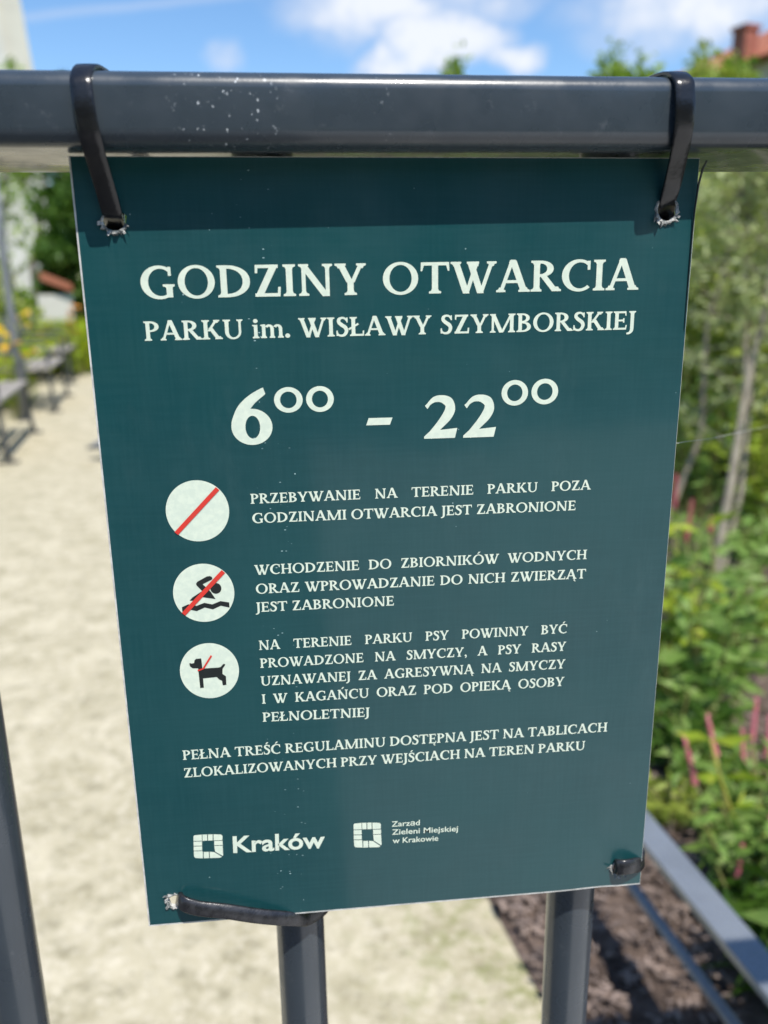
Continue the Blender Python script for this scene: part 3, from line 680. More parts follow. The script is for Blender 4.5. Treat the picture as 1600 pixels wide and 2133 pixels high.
# ------------------------------------------------------------------ foliage tools
def leaves(name, P, D, Lg, Wd, mat, parent, curl=.25):
    """one mesh of folded leaves: P base points, D directions, lengths and widths"""
    P = np.asarray(P, float); D = np.asarray(D, float); n = len(P)
    D /= np.linalg.norm(D, axis=1)[:, None]+1e-9
    r = RNG.normal(size=(n, 3)); r[:, 2] *= .5; Sd = np.cross(D, r); Sd /= np.linalg.norm(Sd, axis=1)[:, None]+1e-9
    N = np.cross(Sd, D); N *= np.sign(N[:, 2:3]+1e-6)
    Lg = np.broadcast_to(np.asarray(Lg, float), n)[:, None]; Wd = np.broadcast_to(np.asarray(Wd, float), n)[:, None]
    c = Lg*curl*RNG.uniform(.2, 1, (n, 1))
    V = np.stack([P, P+D*Lg*.45+Sd*Wd*.5+N*c*.2, P+D*Lg*.5-N*c*.05, P+D*Lg*.45-Sd*Wd*.5+N*c*.2, P+D*Lg-N*c*.8], 1)
    off = np.array(absorg(parent)) if parent is not None else np.zeros(3)
    V = (V-off).reshape(-1, 3)
    base = (np.arange(n)*5)[:, None]
    T = np.concatenate([base+np.array([0, 2, 1]), base+np.array([0, 3, 2]), base+np.array([2, 4, 1]), base+np.array([2, 3, 4])], 1).reshape(-1, 3)
    me = bpy.data.meshes.new(name); me.vertices.add(len(V)); me.vertices.foreach_set('co', V.ravel())
    me.loops.add(T.size); me.loops.foreach_set('vertex_index', T.ravel().astype(np.int32))
    me.polygons.add(len(T)); me.polygons.foreach_set('loop_start', np.arange(0, T.size, 3, dtype=np.int32)); me.update(); me.validate()
    return link(name, me, mat, parent)
def clump_pts(clumps, n):
    """n points spread through ellipsoid clumps (x,y,z,r,rz)"""
    c = np.array(clumps, float); w = c[:, 3]**2; k = RNG.choice(len(c), n, p=w/w.sum())
    u = RNG.normal(size=(n, 3)); u /= np.linalg.norm(u, axis=1)[:, None]; rad = RNG.uniform(.25, 1, (n, 1))**.55
    o = u*rad*np.stack([c[k, 3], c[k, 3], c[k, 4]], 1)
    return c[k, :3]+o, u
M['silver'] = leafmat('silvery_leaf', (.30, .36, .14), (.42, .47, .23), (.54, .57, .36), 5, 30, 0.3)
M['mid'] = leafmat('mid_leaf', (.16, .26, .03), (.27, .38, .06), (.40, .47, .12), 1.6, 12, 0.3)
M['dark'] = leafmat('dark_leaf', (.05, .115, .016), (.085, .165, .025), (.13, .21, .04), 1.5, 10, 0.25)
M['bright'] = leafmat('bright_leaf', (.24, .35, .03), (.36, .45, .05), (.48, .50, .09), 6, 30, 0.3)
M['fresh'] = leafmat('fresh_leaf', (.17, .29, .06), (.25, .37, .10), (.36, .45, .18), 5, 40, 0.3)
M['olive'] = leafmat('olive_leaf', (.27, .34, .05), (.38, .43, .10), (.50, .50, .20), 2, 14, 0.3)
M['meadow'] = leafmat('meadow_leaf', (.34, .47, .015), (.46, .55, .02), (.60, .56, .04), 2, 20, 0.22)
M['stemgreen'] = plain('green_stem', (.16, .20, .05), (.22, .19, .07), 30, .6)
M['greybark'] = plain('grey_bark', (.36, .32, .24), (.24, .21, .16), 22, .85, .4)
M['brownbark'] = plain('brown_bark', (.14, .11, .08), (.09, .07, .05), 10, .9, .4)
M['pink'] = plain('pink_flower', (.66, .24, .28), (.50, .11, .16), 120, .7)
M['darkpink'] = plain('dark_pink_flower', (.42, .10, .13), (.26, .06, .06), 120, .7)
M['yellow'] = plain('yellow_flower', (.78, .50, .02), (.72, .40, .02), 60, .6)
M['orange'] = plain('orange_flower', (.80, .27, .03), (.80, .36, .06), 60, .6)

def tree(base, h, cw, label, mat, n, lsz, tr=.08, low=.15, group=None, clumps=70, name='broadleaf_tree', cone=False):
    base = np.array([base[0], base[1], 0.0]); t = thing(name, tuple(base), label, 'tree', group)
    wob = RNG.normal(0, h*.012, (7, 2)); wob[0] = 0
    tp = [(base[0]+wob[i, 0]*i/3, base[1]+wob[i, 1]*i/3, h*.93*i/6) for i in range(7)]
    q = MB().tube(tp, [tr*(1.15-.16*i) for i in range(7)], 10); cl = []
    for i in range(clumps):
        s = (i+.5)/clumps; z = h*(low+(1-low)*(.06+.94*s**.85)); f = (z/h-low)/(1-low)
        env = cw*((1-f)**.75+.02 if cone else (math.sin(math.pi*min(1, max(.10, f*.86+.13)))**.7))
        a = i*2.399+RNG.uniform(-.5, .5); r = env*RNG.uniform(.30, 1.0); cr = max(.13, env*RNG.uniform(.20, .40))
        p = (base[0]+r*math.cos(a), base[1]+r*math.sin(a), min(z, h-cr*.5)); cl.append((*p, cr, cr*RNG.uniform(.6, .95)))
        if i % 3 == 0: q.tube([(base[0], base[1], max(.2, p[2]-r*.9)), ((base[0]+p[0])/2, (base[1]+p[1])/2, p[2]-r*.3), p], [tr*.4, tr*.25, tr*.10], 6)
    for i in range(7):                                   # a few twigs that break the outline at the top
        a = RNG.uniform(0, 6.28); r = cw*RNG.uniform(0, .45); cl.append((base[0]+r*math.cos(a), base[1]+r*math.sin(a), h*RNG.uniform(.92, 1.05), cw*.10+.05, cw*.16+.1))
    q.build('trunk', M['brownbark'], t, True)
    P, U = clump_pts(cl, n); D = U*.6+RNG.normal(size=U.shape)*.6+np.array([0, 0, -.15])
    leaves('crown', P, D, RNG.uniform(.7, 1.3, n)*lsz, RNG.uniform(.45, .7, n)*lsz, mat, t)
    return t

# trees and hedge on the right and behind, each with its own crown
def place(u, d): p = far(u, 600, d); return p[0], p[1]
def h_at(v, d): return 1.135+d*math.tan(math.asin(float(ray(800, v)[2]/np.linalg.norm(ray(800, v)))))
def px_tree(u, vtop, d, cw, *a, **k): tree(place(u, d), h_at(vtop, d), cw, *a, **k)
px_tree(940, 150, 9.5, .22, 'slim tree whose leafy tip just tops the rail, nearest the middle of the photo', M['mid'], 2200, .085, .05, cone=True, clumps=40)
px_tree(1243, 160, 8.6, .20, 'narrow pointed tree rising above the rail left of the right cable tie', M['mid'], 2600, .075, .05, cone=True, clumps=50)
px_tree(1305, 178, 8.0, .32, 'small pale green tree between the narrow pointed tree and the right cable tie', M['mid'], 3000, .075, .05, cone=True, clumps=50)
px_tree(1422, 200, 8.4, .50, 'tall bushy tree standing up behind the right cable tie', M['olive'], 9000, .08, .06, cone=True, clumps=80)
px_tree(1490, 190, 7.2, .22, 'slim olive tree in front of the red tiled roof, left of the chimney', M['olive'], 3600, .075, .05, cone=True, clumps=50)
px_tree(1650, 235, 6.6, .95, 'broad green tree at the right edge of the photo', M['olive'], 9000, .08, .07, clumps=80)
tree(place(1400, 6.2), 2.25, .85, 'dense dark shrub-like tree filling the gap right of the sign', M['mid'], 9000, .075, .05, low=.02, clumps=80)
tree(place(1740, 4.9), 2.2, .85, 'round green bush at the far right behind the slender tree', M['olive'], 8000, .07, .05, low=.02, clumps=80)
tree(place(1570, 5.3), 1.75, .70, 'low yellow green bush behind the stems of the slender tree', M['bright'], 7000, .06, .04, low=.02, clumps=70)
# trees added behind the viewer, unseen, to darken reflections in the sign and rail
rt = tree((-9, -9.5), 5.5, 2.6, 'added tree behind the viewer, unseen, giving the sign a dark reflection', M['dark'], 9000, .22, .14, low=.06, clumps=80, group='added trees behind the viewer')
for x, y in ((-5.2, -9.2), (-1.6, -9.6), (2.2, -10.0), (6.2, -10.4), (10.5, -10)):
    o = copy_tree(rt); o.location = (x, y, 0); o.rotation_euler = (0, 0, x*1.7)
for k, (u, dd, hh) in enumerate(((330, 19, 3.6), (520, 22, 4.4), (720, 20, 3.4))):
    tree(place(u, dd), hh, 1.9, ('wide tree closing the far end of the path', 'tallest tree beyond the lawn behind the sign', 'rounded tree beyond the lawn right of the tallest one')[k], M[('mid', 'olive', 'dark')[k]], 5000, .17, .1, low=.04, clumps=60)
# the slender grey-stemmed tree
b = on_ground(1485, 1230); YB = b[1]
st = thing('slender_tree', (b[0], b[1], 0), 'slender tree with thin forking grey stems and silvery leaves in the right bed', 'tree')
def stem_path(L_, dy=0): return [at(u, v, 1, YB+dy+k*.05) for k, (u, v) in enumerate(L_)]
S1 = [tuple(b)]+[tuple(p) for p in stem_path([(1500, 1130), (1524, 1000), (1540, 900), (1556, 800)], .02)]
S2 = [S1[-1]]+[tuple(p) for p in stem_path([(1553, 720), (1551, 600), (1557, 480), (1566, 380), (1560, 270)], .25)]
S3 = [S1[-1]]+[tuple(p) for p in stem_path([(1590, 660), (1612, 520), (1640, 400), (1660, 260)], .22)]
S4 = [(b[0]+.03, b[1]+.01, 0)]+[tuple(p) for p in stem_path([(1522, 1120), (1545, 1020), (1556, 900), (1570, 760), (1583, 640)], .06)]
S5 = [(b[0]-.10, b[1]+.35, 0)]+[tuple(at(u, v, 1, YB+.35)) for u, v in ((1462, 900), (1467, 769), (1474, 667), (1504, 581), (1530, 450), (1541, 400), (1556, 330))]
STM = []
for Sx, r0, r1 in ((S1, .019, .014), (S2, .0115, .005), (S3, .012, .005), (S4, .011, .006), (S5, .011, .005)):
    n = len(Sx); STM.append(MB().tube(Sx, [r0+(r1-r0)*i/(n-1) for i in range(n)], 10, False))
PP = []; DD = []
for Sx, tw in zip((S2, S3, S4, S5), STM[1:]):
    for k in range(30):
        i = RNG.integers(2, len(Sx)); f = RNG.uniform(); a = np.array(Sx[i-1])*(1-f)+np.array(Sx[i])*f
        if a[2] < .75 and RNG.uniform() < .8: continue
        d = RNG.normal(size=3); d[2] = abs(d[2])*.5+.1; d /= np.linalg.norm(d); l = RNG.uniform(.12, .38)
        e = a+d*l; tw.tube([a, a+d*l*.5+np.array([0, 0, .015]), e], [.004, .003, .0015], 5)
        for j in range(36):
            s = RNG.uniform(.15, 1.05); PP.append(a+d*l*s+RNG.normal(0, .022, 3)); DD.append(d*.6+RNG.normal(size=3)*.7)
for tw in STM: tw.build('stem', M['greybark'], st, True)
leaves('crown', PP, DD, RNG.uniform(.03, .055, len(PP)), RNG.uniform(.010, .02, len(PP)), M['silver'], st)

# ------------------------------------------------------------------ perennials
def perennial(p, h, w, ns, label, mat, leaf, name='leafy_plant', cat='plant', group=None, per=11, droop=.0, lw=.30):
    t = thing(name, (p[0], p[1], .02), label, cat, group); q = MB(); P = []; D = []
    for i in range(ns):
        a = RNG.uniform(0, 6.28); sp = w*RNG.uniform(.1, 1)**.7; hh = h*RNG.uniform(.55, 1.05)
        b0_ = np.array([p[0]+.15*sp*math.cos(a), p[1]+.15*sp*math.sin(a), .02]); e = np.array([p[0]+sp*math.cos(a), p[1]+sp*math.sin(a), hh])
        mdl = (b0_+e)/2+np.array([0, 0, .10*hh]); q.tube([b0_, mdl, e], [.004, .003, .0018], 5)
        for k in range(per):
            s = RNG.uniform(.15, 1.0); c = b0_*(1-s)**2+2*mdl*s*(1-s)+e*s*s; aa = RNG.uniform(0, 6.28)
            P.append(c); D.append((math.cos(aa), math.sin(aa), RNG.uniform(-.25, .75)-droop))
    q.build('stems', M['stemgreen'], t)
    n = len(P); L_ = RNG.uniform(.6, 1.2, n)*leaf; leaves('foliage', P, D, L_, L_*lw*RNG.uniform(.8, 1.2, n), mat, t, .35)
    return t
def spike(mb, base, tip, r0):
    """a bistort flower head: a fuzzy pink spike"""
    b_, e = Vector(base), Vector(tip); rr = random.Random(int(abs(b_.x*9999)))
    mb.tube([b_.lerp(e, i/7) for i in range(8)], [r0*x for x in (.5, .85, .8, .85, .75, .7, .55, .15)], 7)
    for i in range(110):
        s = rr.random(); c = b_.lerp(e, s); a = rr.uniform(0, 6.28); r = r0*(1.0-.45*s)*rr.uniform(.8, 1.35)
        d = Vector((math.cos(a), math.sin(a), rr.uniform(-.2, .9))); k = c+d*r; o = d.orthogonal().normalized()*.0022
        mb.add([c+o*1.3, c-o*1.3, k-o, k+o], [(0, 1, 2, 3)])
def bistort(base_px, spikes, Y, label, h, w, ns, leaf=.075, col='pink'):
    p = on_ground(*base_px); t = perennial(p, h, w, ns, label, M['fresh'], leaf, 'bistort_plant', 'flower', 'pink bistorts in the right bed', 9, lw=.32)
    for (u0, v0), (u1, v1) in spikes:
        a, b_ = at(u0, v0, 1, Y), at(u1, v1, 1, Y+.01)
        mb = MB(); spike(mb, a, b_, .0052*max(1., Y/1.3)); f = mb.build('flower_spike', M[col], t)
        MB().tube([(p[0], p[1], .03), ((p[0]+a[0])/2+.005, (p[1]+a[1])/2, a[2]*.55), tuple(a)], [.004, .0035, .003], 6).build('flower_stem', M['stemgreen'], t, True)
    return t
bistort((1530, 1880), [((1492, 1575), (1473, 1490)), ((1450, 1635), (1425, 1535))], 1.02, 'bistort plant with two pink spikes left of the yellow stalk', .20, .12, 9)
bistort((1590, 1760), [((1575, 1650), (1565, 1545)), ((1566, 1545), (1577, 1455))], 1.20, 'bistort plant with two stacked pink spikes near the right edge', .16, .12, 7)
bistort((1480, 1480), [((1428, 1130), (1443, 1040))], 1.75, 'bistort with one dark pink spike beside the sign right edge', .45, .16, 12, col='darkpink')
bistort((1510, 1440), [((1478, 1110), (1484, 1080))], 1.95, 'bistort with a short magenta spike in front of the grey tree stem', .40, .16, 8, col='darkpink')
bistort((1420, 1330), [((1404, 1060), (1410, 985))], 2.2, 'bistort whose single pink spike is partly hidden by the sign edge', .5, .15, 9, col='darkpink')
bistort((1660, 1960), [((1535, 1840), (1548, 1760)), ((1612, 1790), (1606, 1700))], .88, 'bistort with reddish spikes behind the flat border bar', .2, .11, 7)
bistort((1640, 1640), [((1597, 1575), (1603, 1490)), ((1548, 1590), (1546, 1520))], 1.24, 'bistort at the right edge above bare soil, right of the stacked pink spikes', .14, .09, 6)
# the yellow stalk with long bright leaves, and leafy plants of the bed
def stalk(base_px, pts, Y, label):
    p = on_ground(*base_px); t = thing('tall_stalk', (p[0], p[1], .02), label, 'plant'); C_ = [at(u, v, 1, Y) for u, v in pts]
    C_ = [np.array([p[0], p[1], .02])]+C_
    MB().tube([tuple(c) for c in C_], [.0055-.0007*i for i in range(len(C_))], 8).build('stem', plain('yellow_stem', (.42, .40, .05), (.36, .34, .08), 30), t, True)
    P = []; D = []
    for c in C_[1:]:
        for a in (RNG.uniform(2.6, 3.6), RNG.uniform(-.5, .5), RNG.uniform(0, 6.28)): P.append(c); D.append((math.cos(a), -.25+.4*math.sin(a), RNG.uniform(.05, .35)))
    n = len(P); leaves('foliage', P, D, RNG.uniform(.055, .095, n), RNG.uniform(.014, .024, n), M['bright'], t, .5)
stalk((1600, 1935), [(1568, 1790), (1545, 1740), (1520, 1680), (1500, 1620), (1480, 1540)], .98, 'yellow stalk with long bright leaves standing behind the border rail')
bedpl = [((1392, 1735), .11, .09, 14, M['olive'], .045, 'small olive plant on the soil just above the border bar beside the sign'),
         ((1500, 1700), .16, .11, 16, M['fresh'], .06, 'small light plant at the foot of the yellow stalk'),
         ((1600, 1870), .24, .13, 20, M['fresh'], .065, 'leafy plant filling the corner behind the flat border bar'),
         ((1540, 1340), .22, .14, 14, M['mid'], .07, 'low plant on the bare soil below the grey tree base'),
         ((1445, 1560), .48, .17, 26, M['fresh'], .09, 'lush light green plant right beside the sign lower edge'),
         ((1395, 1500), .55, .16, 20, M['bright'], .085, 'tall pale feathery plant touching the sign edge below the dark pink spike'),
         ((1470, 1640), .22, .11, 11, M['fresh'], .08, 'low green plant between the sign and the pink spikes'),
         ((1395, 1620), .26, .11, 14, M['dark'], .08, 'dark green plant low beside the sign bottom corner'),
         ((1640, 1400), .26, .16, 12, M['bright'], .09, 'bright plant with broad leaves at the right edge over bare soil'),
         ((1570, 1215), .34, .16, 14, M['fresh'], .09, 'blue green plant right of the grey tree base'),
         ((1590, 1110), .65, .28, 26, M['bright'], .09, 'yellowish tall plant behind the grey tree stems on the right'),
         ((1440, 1090), .85, .30, 30, M['fresh'], .09, 'leafy plant mass between the sign and the grey tree stem'),
         ((1600, 2110), .26, .12, 16, M['dark'], .085, 'dark glossy plant under the flat border bar in the bottom corner'),
         ((1720, 2000), .34, .15, 30, M['fresh'], .06, 'leafy plant leaning over the border bar at the right edge'),
         ((1500, 1000), .95, .40, 36, M['olive'], .10, 'olive green plant mass in the back of the right bed'),
         ((1380, 1010), 1.0, .36, 30, M['mid'], .10, 'green plant half hidden behind the sign right edge')]
for px, h, w, ns, mat, leaf, lab in bedpl: perennial(on_ground(*px), h, w, ns, lab, mat, leaf)
# branches over the bed just outside the frame cast the dappled shade on the bark
perennial((1.02, .42), .78, .30, 30, 'tall leafy plant at the near end of the right bed', M['mid'], .10)
# low ground cover
n = 5200; gy = 2.3+RNG.uniform(0, 1, n)**1.4*7; gx = PD(.46, gy)+.25+RNG.uniform(0, 1, n)*(1.4+gy*.75); P = np.stack([gx, gy, np.full(n, .03)], 1)
keep = RNG.uniform(size=n) < np.clip((gy-2.2)/1.6, .10, 1); P = P[keep]; n = len(P)
o = leaves('ground_cover', P, np.stack([RNG.normal(size=n), RNG.normal(size=n), RNG.uniform(.5, 2.2, n)], 1), RNG.uniform(.06, .17, n), RNG.uniform(.02, .05, n), M['fresh'], None)
tag(o, 'low green ground cover between the plants of the right bed', 'ground cover', kind='stuff')

# ------------------------------------------------------------------ spider thread
a, b_ = at(1428, 920, 1, .06), at(1520, 905, 1, .16)
tag(MB().tube([tuple(at(1350, 934, 1, .004)), tuple(a), tuple((a+b_)/2-np.array([0, 0, .0006])), tuple(b_), tuple(at(1640, 880, 1, .5))], .00012, 5).build('spider_thread', plain('silk', (.8, .8, .75), None, 50, .3)), 'thin pale spider thread stretched from the sign right edge towards the shrubs', 'thread')

# ------------------------------------------------------------------ buildings
M['plaster'] = plain('cream_plaster', (.62, .59, .50), (.55, .52, .44), 1.2, .9)
M['plasterw'] = plain('pale_plaster', (.66, .64, .58), (.58, .56, .50), 1.0, .9)
def tiles(name, a, b):
    m = Mat(name, .8, .25); m.col(m.mix(m.rng(m.noise(2.5, 5), .35, .65), a, b)); w = m.n('ShaderNodeTexWave'); w.inputs['Scale'].default_value = 3; m.l(m.vec(), w.inputs['Vector']); m.bump(w.outputs['Fac'], .5, .04); return m.m
M['tile'] = tiles('red_roof_tile', (.34, .115, .065), (.44, .17, .10))
M['brick'] = plain('brick', (.34, .12, .08), (.26, .09, .06), 5, .9)
# white church-like building on the left: corner edge at px x~65..125
d = 26.0
pt = lambda u, v, dd=d: far(u, v, dd)
cb = pt(140, 640); 
root = thing('white_building', (cb[0], cb[1], 0), 'cream white building with a battered corner buttress behind the left trees', 'building')
ex = np.array([ray(40, 600)[1], -ray(40, 600)[0], 0]); ex /= np.linalg.norm(ex); ey = np.array([-ex[1], ex[0], 0])
def bb(mb, o, x0, x1, y0, y1, z0, z1, tx=0.0):
    c = [(x0, y0), (x1, y0), (x1, y1), (x0, y1)]; v = [tuple(o+ex*x+ey*y+np.array([0, 0, z0])) for x, y in c]+[tuple(o+ex*(x-(tx if x == x1 else 0))+ey*y+np.array([0, 0, z1])) for x, y in c]
    return mb.add(v, [(0, 3, 2, 1), (4, 5, 6, 7), (0, 1, 5, 4), (1, 2, 6, 5), (2, 3, 7, 6), (3, 0, 4, 7)])
o3 = np.array([cb[0], cb[1], 0])
bb(MB(), o3, -14, -.12, 0, 9, 0, 6.2).build('wall', M['plasterw'], root)
bb(MB(), o3, -14, -.12, .25, 9, 6.2, 13.0, .55).build('upper_wall', M['plaster'], root)
bb(MB(), o3, -3.2, -.75, .02, .25, 6.2, 12.2, .42).build('buttress', M['plasterw'], root)
mb = MB(); bb(mb, o3, -14, -.5, -.25, 9, 9.85, 10.15, .0); bb(mb, o3, -14.0, -1.0, -.4, 9, 10.15, 10.35); mb.build('cornice', plain('grey_stone', (.30, .30, .29), None, 3, .9), root)
bb(MB(), o3, -14, -.6, .3, 8.7, 13.0, 13.3).build('roof', M['tile'], root)
for x in (-4.2, -8.0):
    w = bb(MB(), o3, x, x+1.3, -.03, .05, 2.3, 4.6).build('window', plain('window_frame', (.28, .25, .2), None, 5), root)
# tiled garden wall beside it
gp = pt(120, 600, 14.0); gw = thing('garden_wall', (gp[0], gp[1], 0), 'white garden wall with sloping red tile coping left of the sign', 'wall'); o4 = np.array([gp[0], gp[1], 0])
bb(MB(), o4, -.30, .20, 0, .7, 0, 1.12).build('wall', M['plasterw'], gw)
A = [pt(84, 566, 13.9), pt(150, 592, 13.9), pt(152, 607, 13.9), pt(84, 582, 13.9)]; bk = ey*.75
MB().add([tuple(x) for x in A]+[tuple(x+bk) for x in A], [(0, 1, 2, 3), (7, 6, 5, 4), (0, 4, 5, 1), (1, 5, 6, 2), (2, 6, 7, 3), (3, 7, 4, 0)]).build('tile_coping', M['tile'], gw)
# house with a red roof on the right
d = 34.0; hp = far(1870, 600, d); hs_ = thing('red_roofed_house', (hp[0], hp[1], 0), 'house with red tiled roof and brick chimney beyond the right trees', 'house'); o5 = np.array([hp[0], hp[1], 0])
zr = lambda v, dd=d: h_at(v, dd)
bb(MB(), o5, -2.4, 12, 1.0, 11, 0, zr(165)).build('wall', M['plaster'], hs_)
A = [far(1490, 158, d), far(1625, 76, d), far(1820, 60, d), far(1900, 175, d)]
A = [np.array(x) for x in A]; lo = h_at(175, d)
mb = MB(); base = [o5+ex*-3.2+ey*.6, o5+ex*12.6+ey*.6, o5+ex*12.6+ey*11.4, o5+ex*-3.2+ey*11.4]
rg = [o5+ex*1.6+ey*6, o5+ex*8.6+ey*6]; hz = h_at(80, d)+1.2
V = [tuple(x+np.array([0, 0, zr(165)+.02])) for x in base]+[tuple(x+np.array([0, 0, hz])) for x in rg]
mb.add(V, [(0, 1, 5, 4), (1, 2, 5), (2, 3, 4, 5), (3, 0, 4), (3, 2, 1, 0)]).build('roof', M['tile'], hs_)
ch = np.array(far(1622, 130, d)); roof = None
for a_, b2, z0_, z1_ in ((-.30, .30, zr(160), zr(97)), (-.36, .36, zr(97), zr(89))):
    mb = MB(); bb(mb, np.array([ch[0], ch[1], 0]), a_, b2, 1.6+a_, 1.6+b2, z0_, z1_+.002)
    mb.build('chimney' if a_ > -.33 else 'chimney_cap', M['brick'], hs_)
for x in (0.6, 4.2): bb(MB(), o5, x, x+1.2, .95, 1.02, 3.2, 4.8).build('window', plain('house_window', (.10, .11, .12), None, 4, .2), hs_)

# ------------------------------------------------------------------ left: trees, meadow, benches, post, pigeon
px_tree(20, 300, 17, 1.0, 'loose leafy tree in front of the cream building at the left edge', M['mid'], 520, .15, .06, low=.25, clumps=30)
px_tree(207, 215, 15, .80, 'dense dark green tree hugging the sign left edge', M['dark'], 11000, .14, .1, low=.03, clumps=90)
px_tree(75, 195, 23, .8, 'tree whose crown just tops the rail left of the left cable tie', M['mid'], 1800, .17, .09, low=.6, clumps=40)
tree(place(-75, 13), 1.75, 1.0, 'olive bush low at the left edge behind the grey post', M['olive'], 4500, .11, .05, low=.02, clumps=60)
tree(place(50, 14.8), 1.0, .6, 'rounded shrub under the white building left of the tile coping', M['mid'], 4500, .11, .05, low=.02, clumps=60)
def bench_x(y, off): return PD(-1.25, y)+off
MEADOW = [(-14, 3.5), (PD(-1.98, 3.5), 3.5), (PD(-1.98, 13), 13), (PD(-1.9, 14), 14), (-4.6, 17), (-14, 22)]
n = 30000; uy = RNG.uniform(4, 17, n); ux = PD(-1.98, uy)-RNG.uniform(0, 1, n)**1.5*5
nk = 5200; uy[:nk] = RNG.uniform(12.0, 13.5, nk); ux[:nk] = PD(-1.28-RNG.uniform(0, .9, nk), uy[:nk])
P = np.stack([ux, uy, np.zeros(n)], 1)
o = leaves('meadow_grass', P, np.stack([RNG.normal(0, .42, n), RNG.normal(0, .42, n), np.ones(n)], 1), RNG.uniform(.35, .85, n), RNG.uniform(.03, .07, n), M['meadow'], None)
tag(o, 'tall bright green meadow growth behind the benches on the left', 'meadow', kind='stuff')
def flower_plant(kind):
    t = thing('flowering_plant', (0, 0, 0), 'x', 'flower', 'flowering plants behind the benches'); q = MB(); fl = MB(); P = []; D = []
    for i in range(6):
        a = RNG.uniform(0, 6.28); r = RNG.uniform(.03, .24); hh = RNG.uniform(.55, .95); e = (r*math.cos(a), r*math.sin(a), hh)
        q.tube([(e[0]*.2, e[1]*.2, 0), (e[0]*.7, e[1]*.7, hh*.5), e], [.006, .005, .004], 5)
        for k in range(8): s = RNG.uniform(.1, .9); P.append((e[0]*s, e[1]*s, hh*s)); aa = RNG.uniform(0, 6.28); D.append((math.cos(aa), math.sin(aa), .5))
        c = Vector(e); rr_ = RNG.uniform(.035, .055)
        tl = Vector((RNG.normal(0, .35), -.45+RNG.normal(0, .3), .8)).normalized(); u_ = tl.orthogonal().normalized(); w_ = tl.cross(u_)
        for k in range(9):
            t0 = 2*math.pi*k/9; t1 = t0+.55; fl.add([c, c+(u_*math.cos(t0)+w_*math.sin(t0))*rr_*.8+tl*.006, c+(u_*math.cos((t0+t1)/2)+w_*math.sin((t0+t1)/2))*rr_*1.05-tl*.004, c+(u_*math.cos(t1)+w_*math.sin(t1))*rr_*.8+tl*.006], [(0, 1, 2, 3)])
    q.build('stems', M['stemgreen'], t, org=(0, 0, 0)); leaves('foliage', P, D, RNG.uniform(.1, .2, len(P)), RNG.uniform(.03, .05, len(P)), M['bright'], t); fl.build('blossoms', M[kind], t, org=(0, 0, 0))
    return t
for kind, spots in (('orange', [(50, 742, 9.2), (32, 750, 8.8), (158, 640, 12.6)]),
                    ('yellow', [(5, 725, 9.0), (52, 655, 12.4), (85, 690, 12.4), (128, 662, 12.6), (8, 690, 8.4), (-20, 700, 9.5), (146, 672, 12.2)])):
    pr = flower_plant(kind)
    for i, (u, v, dd) in enumerate(spots):
        o = pr if i == 0 else copy_tree(pr); p = far(u, v, dd); o.location = (p[0], p[1], 0); o.rotation_euler = (0, 0, RNG.uniform(0, 6.28))
        s = max(.5, min(1.6, p[2]/.85)); o.scale = (s, s, s)
        o['label'] = '%s flowering plant in the meadow behind the wooden benches' % kind
        o['group'] = '%s flowering plants behind the benches' % kind
M['wood'] = plain('weathered_wood', (.42, .38, .33), (.30, .27, .23), 14, .8, .2)
M['iron'] = plain('dark_iron', (.045, .050, .055), (.07, .075, .08), 20, .45)
def make_bench(Lb):
    t = thing('park_bench', (0, 0, 0), 'x', 'bench', 'park benches along the left side of the path')
    for i, y in enumerate((0, Lb)):                      # end frames: front leg, back leg, arm rest
        f = MB(); f.tube([(.30, y, 0), (.285, y, .10), (.27, y, .35), (.275, y, .62), (.24, y, .655), (0, y, .66), (-.22, y, .655)], [.021, .018, .016, .015, .014, .014, .014], 10)
        f.tube([(-.36, y, 0), (-.30, y, .40), (-.22, y, .655), (-.16, y, .90)][:3]+[(-.29, y, .90)], .02, 10); f.tube([(.272, y, .39), (-.30, y, .37)], .016, 8)
        f.obox((.22, y, .006), (.36, y, .006), .05, .012); f.obox((-.42, y, .006), (-.28, y, .006), .05, .012)
        f.build('end_frame', M['iron'], t, True, org=(0, 0, 0))
    for k in range(5): MB().obox((.25-.115*k, -.05, .424-.004*k), (.25-.115*k, Lb+.05, .424-.004*k), .085, .022).build('seat_slat', M['wood'], t, org=(0, 0, 0))
    for k in range(2): MB().obox((-.285-.012*k, -.05, .54+.125*k), (-.285-.012*k, Lb+.05, .54+.125*k), .022, .075).build('back_slat', M['wood'], t, org=(0, 0, 0))
    return t
bn = make_bench(1.30)
for i, (px, lab) in enumerate((((22, 968), 'nearest weathered wooden bench with dark metal arms at the left edge'), ((118, 860), 'second weathered wooden bench, between the nearest one and the last'), ((152, 801), 'farthest small bench with dark arms, right before the path vanishes'))):
    o = bn if i == 0 else copy_tree(bn); p = on_ground(*px); a = math.atan(.17); o.rotation_euler = (0, 0, a)
    o.location = (p[0]-.30*math.cos(a), p[1]-.30*math.sin(a), .012); o['label'] = lab
p = on_ground(44, 880); po = thing('metal_post', (p[0], p[1]+.1, 0), 'slim plain grey metal post rising behind the nearest bench', 'post')
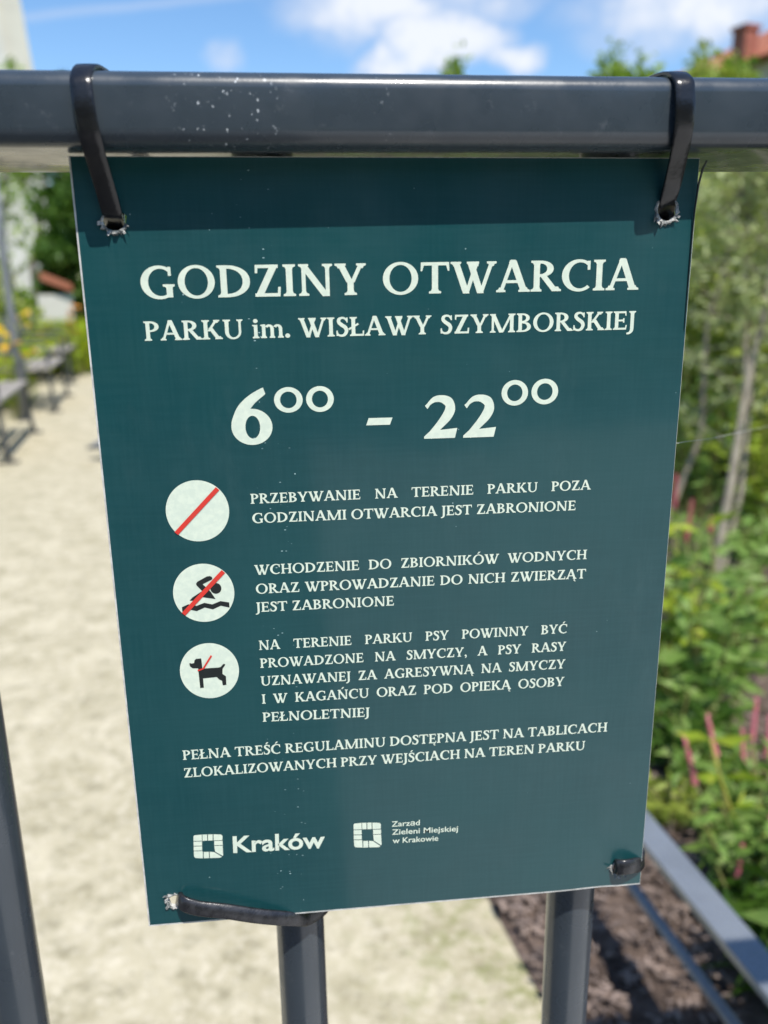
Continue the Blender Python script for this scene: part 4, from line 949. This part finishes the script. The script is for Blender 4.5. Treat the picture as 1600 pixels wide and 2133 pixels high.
MB().tube([(p[0], p[1]+.1, z) for z in (0, .8, 1.6, 2.4)], .034, 16).build('shaft', plain('post_grey', (.17, .18, .19), (.22, .23, .24), 8, .5), po, True)
MB().tube([(p[0], p[1]+.1, z) for z in (0, .02, .022)], [.075, .075, .02], 16).build('base_flange', M['iron'], po); MB().tube([(p[0], p[1]+.1, z) for z in (2.4, 2.42, 2.43)], [.038, .038, .01], 16).build('cap', M['iron'], po)

# a pigeon on the path, mostly behind the sign edge
p = on_ground(246, 960); pg = thing('pigeon', (p[0], p[1], .012), 'blue grey pigeon on the sunny path, half hidden by the sign left edge', 'bird'); pgo = Vector((p[0], p[1], .012))
def pv(x, z, y=0): return pgo+Vector((x, y, z))
M['feather'] = plain('grey_feather', (.10, .12, .15), (.17, .19, .22), 30, .6)
body = MB().tube([pv(-.20, .085), pv(-.13, .098), pv(-.06, .115), pv(.0, .130), (pv(.06, .150)), pv(.095, .185), pv(.105, .225), pv(.118, .248), pv(.142, .246), pv(.150, .243)], [.010, .022, .050, .066, .060, .042, .028, .027, .018, .004], 16)
body.build('body', M['feather'], pg, True)
for sy in (-1, 1):
    MB().tube([pv(.05, .150, .05*sy), pv(-.04, .130, .062*sy), pv(-.14, .105, .036*sy), pv(-.19, .092, .014*sy)], [.014, .028, .018, .004], 10).build('wing', M['feather'], pg, True)
    f = MB().tube([pv(.0, .085, .022*sy), pv(.012, .045, .022*sy), pv(.008, .004, .022*sy)], [.010, .005, .004], 8)
    for a in (-.5, 0, .5): f.tube([pv(.008, .004, .022*sy), pv(.008+.035*math.cos(a), .003, .022*sy+.035*math.sin(a))], [.004, .002], 6)
    f.build('leg', plain('pink_leg', (.45, .16, .14), None, 30), pg, True)
    MB().tube([pv(.128, .254, .020*sy), pv(.128, .254, .0265*sy)], [.005, .003], 8).build('eye', plain('bird_eye', (.4, .12, .03), None, 30, .2), pg, True)
MB().tube([pv(.148, .244), pv(.168, .238), pv(.178, .232)], [.006, .004, .001], 8).build('beak', plain('beak', (.06, .06, .06), None, 30), pg, True)
